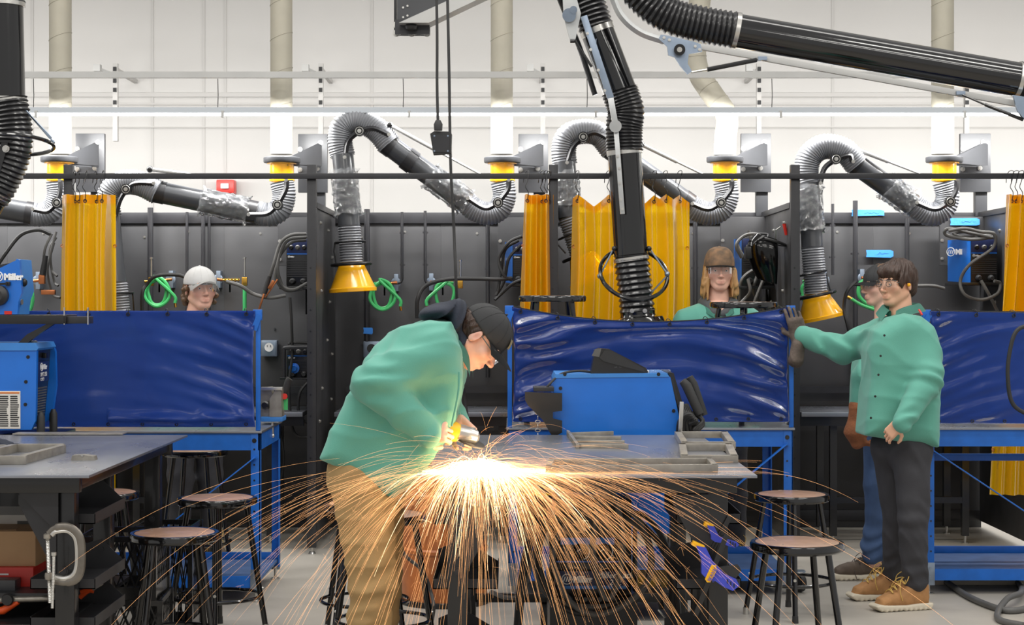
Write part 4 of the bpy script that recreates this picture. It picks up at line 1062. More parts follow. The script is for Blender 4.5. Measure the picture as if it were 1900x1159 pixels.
text('XMT 350', .030, V(XR+.0075, dL+.08, Q(0, 700).z), 'white_paint', t, right=(0, 1, 0))
text('CC/CV', .022, V(XR+.0075, dL+.08, Q(0, 708).z), 'white_paint', t, right=(0, 1, 0))
MB().box(V(XR+.008, dL+.17, Q(0, 661).z), (.02, .05, .026), bev=.004).build('connector', 'knob_black', t)
for yy in (.04, .27): MB().tube([V(XR+.02, dL+yy, Q(0, 806).z), V(XR+.02, dL+yy, Q(0, 774).z), V(XR+.02, dL+yy, Q(0, 765).z)], [.020, .020, .010], 16).build('rubber_post', 'rubber', t)
MB().bb(Q(-30, 795, -.004), Q(38, 725, -.001)).build('warning_label', 'paper', t)
MB().bb(Q(-30, 730, -.006), Q(36, 727, -.003)).build('label_band', 'label_brown', t)
lm = MB()
rr = random.Random(4)
for c0, c1 in ((-28, 16), (19, 36)):
    for k in range(15):
        y = 734+k*3.9; lm.bb(Q(c0, y+2.1, -.006), Q(c1-rr.random()*4, y, -.0035))
lm.build('printed_lines', 'rubber', t, kind='stuff')
for q in ((48, 708), (47, 750), (52, 662)): MB().bolt(Q(*q, -.001), (0, -1, 0), .006, .004).build('screw', 'knob_black', t)
MB().bb(V(Q(-120, 0).x, dL, .0), V(Q(100, 0).x, dL+.42, Q(0, 806).z), .004).build('cart', 'deep_black', t)
for x in (50, 62): MB().lathe([(.018, 0), (.02, .008), (.012, .012)], Q(x, 636, .08), n=16).build('eye_bolt', 'bright_steel', t)
# swing boom above it, and the blue wire feeder
t = thing('feeder_boom', Q(60, 600), 'black boom shelf carrying the blue wire feeder', 'shelf')
MB().bb(Q(-120, 601), Q(122, 584)+V(0, .22, 0), .003).build('shelf', 'deep_black', t)
MB().bb(Q(122, 600, .02), Q(164, 587, .02)+V(0, .10, 0), .002).build('shelf_end', 'frame_black', t)
for x in (119, 163): MB().bb(Q(x-1, 602, .0), Q(x+1, 570, .0)+V(0, .01, 0)).build('pin', 'bright_steel', t)
MB().prism([Q(*q, .02) for q in ((-60, 690), (-60, 710), (0, 684), (60, 628), (100, 601), (86, 601), (50, 620), (0, 668))], (0, .03, 0)).build('brace', 'deep_black', t)
for x in (0, 14, 26): MB().seg(Q(x-14, 640, .05), Q(x+12, 660, .05), .006, .02, up=(0, 1, 0)).build('lattice_bar', 'deep_black', t)
t = thing('wire_feeder', Q(30, 583), 'blue wire feeder sitting on the black boom shelf, upper left edge', 'wire feeder')
MB().prism([Q(*q, .0) for q in ((-90, 583), (-90, 505), (0, 497), (33, 481), (36, 482), (40, 542), (34, 560), (32, 583))], (0, .03, 0)).build('side_cover', 'blue_paint', t)
MB().prism([Q(*q, .03) for q in ((30, 480), (37, 481), (42, 540), (35, 558), (33, 583), (28, 583), (30, 556), (36, 540))], (0, .20, 0)).build('front_frame', 'blue_pale', t)
MB().prism([Q(*q, .03) for q in ((-90, 583), (-90, 505), (30, 486), (38, 540), (28, 583))], (0, .20, 0)).build('core', 'frame_black', t)
for q in ((39, 524, .05), (39, 521, .14)): MB().lathe([(.020, 0), (.020, .02), (.012, .028)], Q(*q), (1, -.1, 0), 16).build('knob', 'knob_black', t)
for q in ((34, 560, .06), (33, 572, .10)): MB().lathe([(.014, 0), (.014, .02)], Q(*q), (1, -.2, 0), 12).build('plug', 'bright_steel', t)
logo(Q(-4, 513, -.002), .048, 'white_paint', t)
MB().box(Q(15, 526, -.01), (.022, .02, .02), bev=.004).seg(Q(-20, 528, -.02), Q(14, 526, -.02), .01, .01).build('latch', 'knob_black', t)
MB().lathe([(.05, 0), (.05, .03), (.03, .05)], Q(-2, 548, 0), (0, -1, 0), 24).build('spool_hub', 'rubber', t)
MB().bb(Q(8, 583, -.003), Q(22, 577, 0)).build('label', 'red_enamel', t)
MB().bb(Q(22, 589, .03), Q(46, 583, .03)+V(0, .1, 0)).build('foot', 'knob_black', t)

# stick machines on the booth shelves
def box_welder(x0, y0, x1, y1, d, lab, side=0, depth=.30):
    """front-on black face; side>0: blue side panel of that many px on the left"""
    t = thing('box_welder', P((x0+x1)/2, y1, d), lab, 'welding machine', 'small welding machines on the booth shelves')
    w, h = x1-x0, y1-y0; q = lambda a, b, o=0.0: P(x0+w*a, y0+h*b, d+o)
    MB().bb(q(0, 1), q(1, 0)+V(0, depth, 0), .006).build('case', 'deep_black', t)
    MB().bb(q(.03, .33, -.006), q(.97, .03, .0), .003).build('control_panel', 'navy_panel' if h > 60 else 'frame_black', t)
    for a in (.22, .5, .78):
        MB().lathe([(.016, 0), (.016, .008), (.011, .012), (.010, .02)], q(a, .20, -.006), (0, -1, 0), 20).build('dial', 'knob_black' if a != .5 else 'cable_grey', t)
    MB().bb(q(.03, .345, -.008), q(.97, .32, -.005)).build('blue_line', 'blue_paint', t)
    logo(q(.12, .39, -.008), w*.09*d/F, 'white_paint', t)
    vents(t, q(.05, .82, -.001), q(.95, .45, -.001), 8, 'frame_black')
    for a in (.28, .74): MB().lathe([(.020, 0), (.022, .01), (.016, .03), (.012, .045)], q(a, .90, 0), (0, -1, 0), 18).build('socket', 'rubber', t)
    MB().tube(catmull([q(.1, 0, .1), q(.15, -.07, .12), q(.85, -.07, .12), q(.9, 0, .1)], 4), .008, 8).build('carry_handle', 'rubber', t)
    if side:
        MB().prism([q(0, 1, -.002), q(0, .02, -.002), q(-side/w, .04, .30), q(-side/w, .97, .30)], (0, .01, 0)).build('side_cover', 'blue_paint', t)
    s = MB().bb(q(-.3, 1.06, -.06), q(1.1, 1.0)+V(0, .4, 0), .002).seg(q(.9, 1.05, .3), q(.9, 1.3, .36), .02, .3).build('shelf', 'deep_black')
    tag(s, 'black shelf carrying the '+lab.replace('right of the brown cap', 'by the brown cap'), 'shelf', 'black shelves under the small welding machines')
    return t
dS = 11.3
box_welder(531, 441, 574, 531, dS, 'small black machine with louvres left of the tall booth post')
w4 = box_welder(1376, 440, 1430, 530, dS, 'small machine with blue side right of the brown cap', side=14)
w5 = box_welder(1801, 442, 1851, 524, dS, 'small machine with bright blue side and round badge', side=42)
logo(P(1764, 467, 11.46), .055, 'white_paint', w5, right=(1, -.8, 0))
box_welder(951, 446, 990, 526, dS, 'small machine behind the narrow folded amber curtain', side=14)
lw = box_welder(532, 640, 576, 700, 11.2, 'low black machine with a big blue dial near the outlet box')
MB().lathe([(.034, 0), (.034, .01), (.02, .012), (.018, .03)], P(546, 683, 11.17), (0, -1, 0), 24).build('blue_dial', 'blue_paint', lw)
MB().tube(catmull([P(527, 700, 11.1), P(527, 652, 11.1), P(532, 645, 11.1), P(574, 644, 11.1)], 5), .014, 10).build('guard_bar', 'frame_black', lw)
# cables around them
def lead(lab, *paths, r=.011, m='cable_grey'):
    t = thing('booth_cable', P(paths[0][0][0], paths[0][0][1], 11.1), lab, 'cable', 'cables looped in the booths')
    for i, p in enumerate(paths): part_cable(t, [P(x, y, 11.12+.03*i-(.02 if j % 2 else 0)) for j, (x, y) in enumerate(p)], r, m)
    return t
t = lead('grey cables looped beside the louvred machine ending in a clamp', [(568, 434), (540, 436), (520, 452), (508, 490), (499, 520)], [(568, 440), (535, 445), (520, 470), (515, 500), (525, 530), (545, 537), (570, 525)],
         [(568, 445), (540, 450), (516, 480), (512, 515), (530, 538), (560, 536)])
MB().tube([P(500, 512, 11.1), P(490, 545, 11.1)], [.014, .018], 12).build('clamp_grip', 'rubber', t)
MB().seg(P(490, 545, 11.08), P(480, 576, 11.08), .014, .012, bev=.003).seg(P(508, 520, 11.08), P(499, 536, 11.08), .02, .02, bev=.004).seg(P(515, 518, 11.08), P(492, 552, 11.08), .010, .010, bev=.003).build('clamp_jaw', 'copper', t)
lead('dark cables hanging behind the narrow amber curtain', [(968, 438), (944, 450), (926, 480), (934, 510), (950, 520)], [(962, 446), (938, 462), (930, 500), (924, 540)], [(966, 455), (944, 480), (936, 520), (920, 548)], [(980, 516), (955, 524), (930, 545), (918, 556)], m='rubber', r=.010)
lead('pale cables looped over the machine right of the brown cap', [(1376, 478), (1366, 455), (1380, 438), (1402, 434), (1420, 445), (1424, 462)], [(1366, 450), (1380, 475), (1404, 484), (1428, 480)], [(1390, 428), (1396, 450), (1412, 468)],
     [(1388, 518), (1392, 540), (1384, 552), (1370, 566)], [(1416, 520), (1400, 560), (1394, 580)], [(1372, 560), (1376, 520), (1400, 500), (1428, 496)], [(1404, 512), (1398, 540), (1412, 566), (1420, 584)])
t = lead('grey cables coiled on top of the machine with the round badge', [(1760, 428), (1790, 424), (1820, 430), (1845, 434), (1842, 460), (1800, 490), (1782, 520), (1790, 546), (1820, 556), (1850, 545), (1856, 526), (1845, 521)],
         [(1842, 440), (1800, 444), (1756, 436), (1760, 424), (1800, 432), (1838, 440)], [(1838, 436), (1790, 440), (1770, 432), (1810, 428)], [(1820, 520), (1836, 548), (1852, 580)], [(1752, 535), (1730, 530), (1700, 530)])
MB().bb(P(1803, 434, 11.2), P(1836, 428, 11.2)+V(0, .05, 0), .004).build('cable_wrap', 'copper', t)
t = lead('black holder and grey cables hanging left of the amber curtain', [(96, 434), (84, 460), (80, 490)], [(104, 430), (94, 470), (96, 500), (106, 512)], [(100, 450), (88, 500), (98, 545), (112, 552)], [(104, 440), (92, 465), (100, 520), (108, 530)], m='cable_grey', r=.009)
MB().tube([P(85, 474, 11.1), P(79, 510, 11.1)], [.016, .022], 12).build('clamp_grip', 'rubber', t)
MB().box(P(78, 518, 11.1), (.04, .03, .06), bev=.005).box(P(90, 542, 11.1), (.09, .03, .03), bev=.004).build('clamp_jaw', 'copper', t)
lead('thick black cable arching from the left edge to the booth corner', [(-10, 500), (10, 470), (38, 436), (70, 426), (94, 434)], r=.014, m='rubber')
lead('black cable running sideways from the green hose to the machine', [(880, 560), (774, 0)], r=.0001) if 0 else None
lead('thick black cable curving from behind the worker to the narrow curtain', [(774, 590), (775, 555), (790, 530), (830, 518), (880, 517), (925, 518), (950, 516)], r=.013, m='rubber')
lead('black cable hanging from the second hose manifold at the left', [(264, 590), (264, 545), (272, 528), (290, 512), (330, 510), (352, 518)], r=.012, m='rubber')
lead('grey cable sagging between white cap and booth post', [(420, 522), (446, 530), (470, 545), (500, 552), (530, 548)], r=.012)
lead('black power cord dropping down beside the low machine', [(538, 552), (541, 600), (542, 660), (536, 720), (545, 800), (575, 812)], [(574, 705), (556, 730), (555, 770), (572, 786)], [(520, 800), (526, 850), (520, 890), (500, 900)], r=.009, m='rubber')
lead('black cable hanging left of the dark haired student', [(1588, 522), (1572, 540), (1566, 570), (1572, 600), (1582, 640)], r=.012, m='rubber')
# gas manifolds with green hoses
def manifold(px, py, lab, flip=1, meter=None, coils=2, tail=None, up=True):
    d = 11.62; q = lambda x, y, o=0.0: P(px+flip*x, py+y, d+o)
    t = thing('gas_hose', q(0, 0), lab, 'gas hose', 'green gas hoses on brass fittings')
    MB().lathe([(.018, 0), (.034, .004), (.034, .01), (.018, .016)], q(0, 0, .18), (0, -1, 0), 20).build('wall_flange', 'zinc', t)
    MB().bb(q(-4, 16, .16), q(4, -16, .16)+V(0, .095, 0), .003).build('mount_strap', 'zinc', t)
    MB().tube([q(2, 0), q(-8, 1)], .011, 12).build('coupling', 'copper', t)
    m = MB(); m.tube([q(-8, 1), q(-40, 1)], .007, 12)
    for k in range(5): m.tube([q(-12-k*6, 1), q(-15-k*6, 1)], .012, 6)
    m.build('fitting', 'brass', t)
    MB().bb(q(-23, 24, -.02), q(-20, 6, -.02)).build('paper_tag', 'paper', t)
    if meter:
        x, yy = meter; MB().box(q(x, 4), (.036, .036, .058), bev=.004).lathe([(.008, 0), (.01, .02), (.012, .03)], q(x-4*flip, 4), (-flip, 0, 0), 12).build('flow_block', 'brass', t)
        if up: MB().tube([q(x, -6), q(x, -38)], .006, 10).build('flow_tube', 'bright_steel', t); MB().tube([q(x, -38), q(x, -41)], .011, 10).build('tube_cap', 'bright_steel', t)
        if tail: MB().tube([q(x, 14), q(x, 60)], .013, 10).build('hose_drop', 'green_hose', t)
    rnd = random.Random(px)
    if coils:
        pts = []
        N = 16
        cx = -26
        for k in range(coils*N+1):
            a = PI*.55+2*PI*k/N; sh = 2.0*k/N
            pts.append(q(cx+(16+sh*2+2*math.sin(k))*math.cos(a), 24-(22+sh*1.5)*math.sin(a), -.03-.012*(k//N)-.004*rnd.random()))
        pts = [q(-40, 2)]+pts+[q(6, 30, -.05), q(8, 44, -.05)]
        o = MB().tube(catmull(pts, 4), .0115, 8).build('hose', 'green_hose', t)
        MB().tube([q(8, 44, -.05), q(9, 52, -.05)], .009, 8).build('hose_tip', 'brass', o)
    return t
manifold(735, 524, 'green hose coiled right of the tall yellow hood')
manifold(800, 523, 'green hose looped on brass fittings above the bending worker', flip=-1, meter=(-54, 0), coils=1)
manifold(317, 518, 'green hose hung in two loops left of the white cap', flip=1, meter=(-36, 0), coils=2)
manifold(405, 518, 'green hose dropping straight down right of the white cap', flip=-1, meter=(-49, 0), coils=0, tail=True)
manifold(1530, 520, 'green hose hanging behind the right yellow hood', flip=1, coils=1)
t = manifold(1600, 515, 'green hose stretching left of the dark haired student', flip=-1, coils=0)
MB().tube(catmull([P(1606, 520, 11.5), P(1596, 525, 11.5), P(1593, 545, 11.5), P(1604, 560, 11.5), P(1630, 574, 11.5)], 6), .013, 8).tube(catmull([P(1578, 553, 11.4), P(1600, 566, 11.4), P(1640, 580, 11.4)], 6), .011, 8).build('hose', 'green_hose', t)
MB().tube([P(1572, 550, 11.4), P(1580, 554, 11.4)], .011, 8).build('hose_tip', 'brass', t)
t = manifold(70, 520, 'green hose behind the blue wire feeder', flip=1, coils=0)
MB().tube(catmull([P(40, 600, 11.3), P(58, 570, 11.3), P(60, 545, 11.3), P(52, 530, 11.3)], 6), .012, 8).build('hose', 'green_hose', t)
# tapes
def tape(px, py, w, h, d, lab, rot=0):
    c = P(px, py, d); s = d/F
    a = math.sin(px)*.03
    o = MB().prism([V(c.x-w/2*s, d-.003, c.z+h/2*s), V(c.x-w/2*s+.004, d-.003, c.z+a*.1), V(c.x-w/2*s, d-.003, c.z-h/2*s), V(c.x+w*.4*s, d-.003, c.z-h/2*s+a*.2), V(c.x+w/2*s, d-.012, c.z-h*.4*s), V(c.x+w/2*s, d-.010, c.z+h*.3*s), V(c.x+w*.4*s, d-.003, c.z+h/2*s)], (0, .002, 0)).build('tape', 'tape_blue')
    tag(o, lab, 'tape', 'blue masking tape labels'); return o
def scribble(o_, px, py, w, d, seed):
    r = random.Random(seed); pts = [P(px-w/2+w*k/12, py+r.uniform(-1.6, 1.6), d-.007) for k in range(13)]
    MB().tube(catmull(pts, 3), .0008, 4).build('handwriting', 'navy_cloth', o_)
for i, a in enumerate(((1610, 395, 60, 12, 11.84, 'blue tape strip high on the wall above the dark hair'), (1790, 411, 54, 13, 11.71, 'blue tape label above the machine with the round badge'),
          (1632, 470, 50, 13, 11.84, 'blue tape piece just above the dark hair'), (683, 613, 18, 11, 11.78, 'small blue tape piece above the outlet box behind the worker'))):
    o = tape(*a)
    if i < 3: scribble(o, a[0]+8, a[1], a[2]*.5, a[4], i)
# outlet boxes
def outlet(px, py, lab, m='zinc'):
    d = 11.78; t = thing('outlet_box', P(px, py+16, d), lab, 'outlet', 'outlet boxes on the booth walls')
    MB().bb(P(px-15, py+15, d), P(px+15, py-15, d)+V(0, .08, 0), .006).build('box', m, t)
    MB().bb(P(px-13, py+13, d-.004), P(px+13, py-13, d), .003).build('cover_plate', m, t)
    MB().cyl(P(px, py-2, d-.010), P(px, py-2, d), .030, n=24).build('receptacle', 'white_paint' if px < 600 else 'knob_black', t)
    for s in (-3, 3): MB().box(P(px+s, py-4, d-.011), (.004, .003, .014)).build('slot', 'knob_black', t)
outlet(499, 646, 'grey outlet box right of the left vinyl screen with a plug in it')
outlet(689, 648, 'grey outlet box behind the back of the bending worker')
# welding helmet on the side wall hook
t = thing('welding_helmet', P(1440, 500, 10.9), 'black welding helmet hanging on the wall hook by the booth post', 'helmet')
prof = []
cH = P(1438, 480, 10.85)
def hf(u, v):
    a = -PI*.62+u*PI*1.24; z = .13-.28*v; r = .125*(1-.18*(v-.3)**2*4 if v > .3 else 1-.4*(.3-v)**2*8)
    return cH+V(-.35*r+ -r*math.cos(a)*1.05, r*math.sin(a)*.8, z+.03*math.cos(a))
MB().sheet(hf, 24, 16, .004).build('shell', 'gloss_black', t)
MB().bb(cH+V(-.19, -.05, -.0), cH+V(-.15, .05, .075), .006).build('visor', 'knob_black', t)
MB().torus(cH+V(-.02, 0, .11), (.3, 0, 1), .085, .010, 28, 8).build('headband', 'rubber', t)
MB().tube([cH+V(.0, -.02, .12), cH+V(.0, -.04, .18), cH+V(.03, -.04, .20)], .005, 6).build('hook', 'bright_steel', t)
MB().tube([P(1455, 415, 10.8), P(1459, 436, 10.8)], [.012, .009], 10).build('hook_tip', 'red_enamel', t)
# ---------------------------------------------------------------- people
_old_prim = sdf_prim
def sdf_prim(p, q):
    if q[0] != 'p': return _old_prim(p, q)
    _, o, R, poly, hd, rd = q                 # extruded polygon: x, z in the frame's first and third axes, hd half depth along the second
    v = (p-np.array(o)) @ np.array(R); poly = np.array(poly); x = v[:, [0, 2]]
    d = np.full(len(x), 1e9); s = np.ones(len(x))
    n = len(poly)
    for i in range(n):
        a, b = poly[i], poly[i-1]; e = b-a; w = x-a
        t = np.clip((w @ e)/(e @ e), 0, 1); bb = w-t[:, None]*e; d = np.minimum(d, (bb*bb).sum(1))
        c1 = x[:, 1] >= a[1]; c2 = x[:, 1] < b[1]; c3 = e[0]*w[:, 1] > e[1]*w[:, 0]
        s = np.where((c1 & c2 & c3) | (~c1 & ~c2 & ~c3), -s, s)
    d2 = s*np.sqrt(d)+rd; dy = np.abs(v[:, 1])-hd+rd
    return np.minimum(np.maximum(d2, dy), 0)+np.sqrt(np.maximum(d2, 0)**2+np.maximum(dy, 0)**2)-rd
def frame(fwd, up):
    f = Vector(fwd).normalized(); u = Vector(up); r = f.cross(u).normalized(); u = r.cross(f).normalized()
    return Matrix((r, f, u)).transposed()
ID3 = np.eye(3)
def xf(prims, R, c, s=1.0):
    A = np.array(R); c = np.array(c); out = []
    pt = lambda q: A @ (np.array(q)*s)+c
    for op, k, q in prims:
        if q[0] == 'c': n = ('c', pt(q[1]), pt(q[2]), q[3]*s, q[4]*s)
        elif q[0] == 'e': n = ('e', pt(q[1]), np.array(q[2])*s, A @ (np.array(q[3]) if len(q) > 3 and q[3] is not None else ID3))
        elif q[0] == 'b': n = ('b', pt(q[1]), np.array(q[2])*s, A @ (np.array(q[3]) if q[3] is not None else ID3), q[4]*s)
        elif q[0] == 'h': n = ('h', pt(q[1]), A @ np.array(q[2]))
        out.append((op, k*s, n))
    return out
def sideprims(f):
    out = []
    for s in (-1, 1): out += f(s)
    return out
def head_prims():
    P_ = [('+', .01, ('e', (0, -.014, .034), (.073, .094, .086))),
          ('+', .02, ('e', (0, .026, -.022), (.063, .064, .082))),
          ('+', .02, ('e', (0, .052, -.086), (.030, .030, .024)))]
    P_ += sideprims(lambda s: [('+', .018, ('c', (s*.055, -.005, -.045), (s*.018, .058, -.088), .017, .016)),
                               ('+', .02, ('e', (s*.040, .058, -.020), (.024, .022, .020)))])
    P_ += [('+', .014, ('c', (-.034, .076, .026), (.034, .076, .026), .012, .012))]
    P_ += sideprims(lambda s: [('-', .012, ('e', (s*.031, .098, .006), (.017, .018, .011)))])
    P_ += [('+', .010, ('c', (0, .080, .018), (0, .106, -.026), .007, .0115)),
           ('+', .006, ('e', (-.011, .096, -.031), (.008, .010, .007))), ('+', .006, ('e', (.011, .096, -.031), (.008, .010, .007))),
           ('+', .010, ('e', (0, .080, -.060), (.026, .014, .016))),
           ('+', .004, ('c', (-.017, .084, -.056), (.017, .084, -.056), .0045, .0045)), ('+', .004, ('c', (0, .091, -.0555), (0, .090, -.0555), .006, .006)),
           ('+', .004, ('c', (-.014, .086, -.067), (.014, .086, -.067), .0065, .0065)),
           ('-', .002, ('c', (-.019, .096, -.0612), (.019, .096, -.0612), .0022, .0022))]
    P_ += sideprims(lambda s: [('+', .004, ('e', (s*.031, .072, .006), (.0165, .0150, .0150))),      # eyelids
                               ('-', .002, ('e', (s*.031, .090, .003), (.0120, .010, .0038))),
                               ('+', .005, ('e', (s*.077, -.008, -.004), (.008, .018, .031), np.array(Matrix.Rotation(-.2, 3, 'X') @ Matrix.Rotation(-s*.35, 3, 'Z')))),
                               ('-', .003, ('e', (s*.087, -.002, .000), (.006, .010, .018)))])
    return P_
FEAT = [((0, .086, -.067), .013, .62), ((.012, .088, -.058), .009, .5), ((-.012, .088, -.058), .009, .5), ((0, .108, -.028), .016, .30), ((.043, .070, -.030), .026, .34), ((-.043, .070, -.030), .026, .34),
        ((.08, -.008, 0), .03, .35), ((-.08, -.008, 0), .03, .35)]
class Body:
    def __init__(s, name, loc, label, skin):
        s.t = thing(name, loc, label, 'person'); s.parts = []; s.tint = []; s.skin = skin
    def add(s, prims, h, tint=None, relax=1):
        v, q = relaxed(nets(prims, h), relax); s.parts.append((v, q)); s.tint.append(tint(v) if tint else np.full(len(v), .06))
    def head(s, c, fwd, up, neck, sc=1.0, eyes=True, h=.0032, brow='hair_dark'):
        R = frame(fwd, up); s.R, s.c, s.sc = R, Vector(c), sc; A = np.array(R)
        pr = xf(head_prims(), R, c, sc)
        nb = Vector(c)+R @ V(0, -.022, -.06)*sc
        pr = pr[:3]+[('+', .02, ('c', nb, neck, .054*sc, .062*sc))]+pr[3:]
        def tint(v):
            L = ((v-np.array(c)) @ A)/sc; r = np.full(len(v), .05)
            for p, rad, a in FEAT: r = r+a*np.exp(-(((L-np.array(p))**2).sum(1))/(rad*rad*.6))
            return np.clip(r, 0, 1)
        s.add(pr, h, tint)
        for x in (-1, 1):
            e = Vector(c)+R @ V(x*.031, .0745, .004)*sc
            o = MB().ball(e, .0118*sc, R, 16, 12).build('eye', 'eye_white', s.t)
            MB().ball(e+R @ V(0, .0072, -.0005)*sc, (.0058*sc, .0052*sc, .0058*sc), R, 12, 8).build('iris', 'eye_dark', o)
            b = [Vector(c)+R @ V(x*q[0], q[1], q[2])*sc for q in ((.012, .0905, .025), (.030, .090, .031), (.048, .077, .026))]
            MB().tube(b, [.003, .0042, .0022], 8, flat=.8).build('eyebrow', brow, s.t)
    def L(s, *v): return s.c+s.R @ V(*v)*s.sc
    def hand(s, w, f, n, thumb=1, curl=(.5, .7, .5), spread=.08, sc=1.0, tcurl=.5, fore=None, gather=False):
        f = Vector(f).normalized(); n = Vector(n); n = (n-f*n.dot(f)).normalized(); sd = f.cross(n)*thumb; w = Vector(w)
        A = Matrix((sd, f, n)).transposed(); pr = []
        pr.append(('+', .0, ('b', w+f*.048*sc, (.040*sc, .050*sc, .014*sc), np.array(A), .0135*sc)))
        if fore is not None: pr.append(('+', .015, ('c', fore, w+f*.012*sc, .034*sc, .027*sc)))
        for i, (off, ln, b) in enumerate(((.030, .072, .094), (.010, .080, .098), (-.010, .074, .094), (-.029, .058, .086))):
            p = w+sd*off*sc+f*b*sc; ang = 0; dirf = (f+sd*(off*spread*20)).normalized(); r = (.0092-.0004*i)*sc
            pr.append(('+', .006, ('c', w+sd*off*.8*sc+f*.03*sc, p, r*1.1, r*1.05)))
            for k, fr in enumerate((.45, .30, .25)):
                ang += curl[k]+.05*i; dd = (dirf*math.cos(ang)+n*math.sin(ang)); q = p+dd*ln*fr*sc
                pr.append(('+', .0025, ('c', p, q, r*(1-.07*k), r*(.93-.07*k)))); p = q
        b = w+sd*.030*sc+f*.022*sc+n*.006*sc; d1 = (f*.62+sd*.75+n*.30).normalized(); m1 = b+d1*.040*sc
        d2 = (f*(.85)+sd*(.35-tcurl*.6)+n*(.2+tcurl*.6)).normalized(); m2 = m1+d2*.032*sc; d3 = (f*.8-sd*tcurl*.5+n*(.3+tcurl*.5)).normalized()
        pr += [('+', .010, ('c', b, m1, .0135*sc, .0110*sc)), ('+', .003, ('c', m1, m2, .0108*sc, .0098*sc)), ('+', .003, ('c', m2, m2+d3*.026*sc, .0098*sc, .0085*sc))]
        return pr
    def finish(s):
        me = np_mesh('body', [(v-np.array(s.t['_o']), q) for v, q in s.parts])
        a = me.attributes.new('tint', 'FLOAT', 'POINT'); a.data.foreach_set('value', np.concatenate(s.tint).astype(np.float32))
        return link('body', me, s.skin, s.t, s.t['_o'])
def folds(amp, seed, k=26, spots=()):
    r = random.Random(seed); ws = [(np.array([r.uniform(-1, 1), r.uniform(-1, 1), r.uniform(-.9, .9)]), r.uniform(0, 6)) for _ in range(6)]
    def f(p):
        w1 = np.sin(p @ ws[0][0]*9+ws[0][1])*1.6; w2 = np.sin(p @ ws[1][0]*7+ws[1][1])*1.4
        a = np.sin(p @ ws[2][0]*k+w1*1.5+ws[2][1]); b = np.sin(p @ ws[3][0]*k*.8+w2*1.7+ws[3][1]); c = np.sin(p @ ws[4][0]*k*1.7+w1+w2)
        m = .5+.5*np.sin(p @ ws[5][0]*11+ws[5][1])
        d = amp*((1-np.abs(a))**2*1.2+(1-np.abs(b))**2*.9*m+.25*c*m-.5)
        for (q, ax, rad, am, fr) in spots:        # wrinkles bunched around a joint
            v = p-np.array(q); g = np.exp(-(v*v).sum(1)/(rad*rad)); ax = np.array(ax)/np.linalg.norm(ax)
            d = d+am*1.15*g*np.sin(v @ ax*fr*.8+3.2*np.sin(v @ ws[0][0]*17+1)+1.6*np.sin(v @ ws[1][0]*31))
        return -d
    return f
def strands(amp, R, c, k=150):
    A = np.array(R); c = np.array(c)
    def f(p):
        v = (p-c) @ A; an = np.arctan2(v[:, 0], v[:, 1]+.02)
        return amp*(np.sin(an*16+v[:, 2]*30+2*np.sin(v[:, 2]*45+an*3))*.6+np.sin(an*37+v[:, 2]*60)*.35+np.sin(v[:, 0]*k+v[:, 1]*60+v[:, 2]*20)*.3)
    return f
def cap(B, m, back=False, tall=.0, tilt=0.0, brim_w=1.0, curve=.35, brim_l=.075, patch=None, bm=None, square=False):
    R, c, sc = B.R, B.c, B.sc
    pr = xf([('+', 0, ('e', (0, -.012, .040), (.087, .108, .092+tall)))]+([('+', .03, ('b', (0, .006, .072), (.062, .076, .048+tall), None, .034))] if square else [])+[('&', .004, ('h', (0, 0, .026), (0, -.06, -1)))], R, c, sc)
    sdf_cap = sdf_obj('cap', pr, .004, m, B.t)
    mb = MB()
    for k in range(6):      # panel seams
        a = k*PI/6+PI/12
        mb.tube([B.L(math.sin(a)*.0875*math.cos(q), -.012+math.cos(a)*.1085*math.cos(q), .040+(.0925+tall)*math.sin(q)) for q in [(-.1+j*(PI+.2)/20) for j in range(21)]], .0008, 4)
    mb.ball(B.L(0, -.012, .134+tall), (.007, .007, .004))
    def f(u, v):
        a = (u-.5)*2*1.12*brim_w; x = math.sin(a)*.087; y0 = -.014+math.cos(a)*.108
        L = brim_l*math.cos(a*.95)**.6 if abs(a*.95) < 1.5 else 0
        return B.L(x*(1+v*.04), y0+L*v, .031-curve*(x*x)*(1.5+5.5*v)-.014*v*v+tilt*v)
    s_ = MB().sheet(f, 26, 8, .003); s_.build('brim', bm or m, B.t)
    mb.build('seams', m, sdf_cap)
    if patch: MB().sheet(lambda u, v: B.L((u-.5)*.052, -.012+.1085*math.sqrt(max(0, 1-((u-.5)*.052/.087)**2))*math.cos((v-.5)*.5+.35)+.004, .078+(v-.5)*.034), 8, 6, .002).build('patch', patch, sdf_cap)
def specs(B, dark=False):
    M = Matrix.Translation(B.c) @ B.R.to_4x4() @ Matrix.Diagonal((B.sc,)*3+(1,)) @ Matrix.Translation((0, .083, .008))
    goggles(B.t, M)
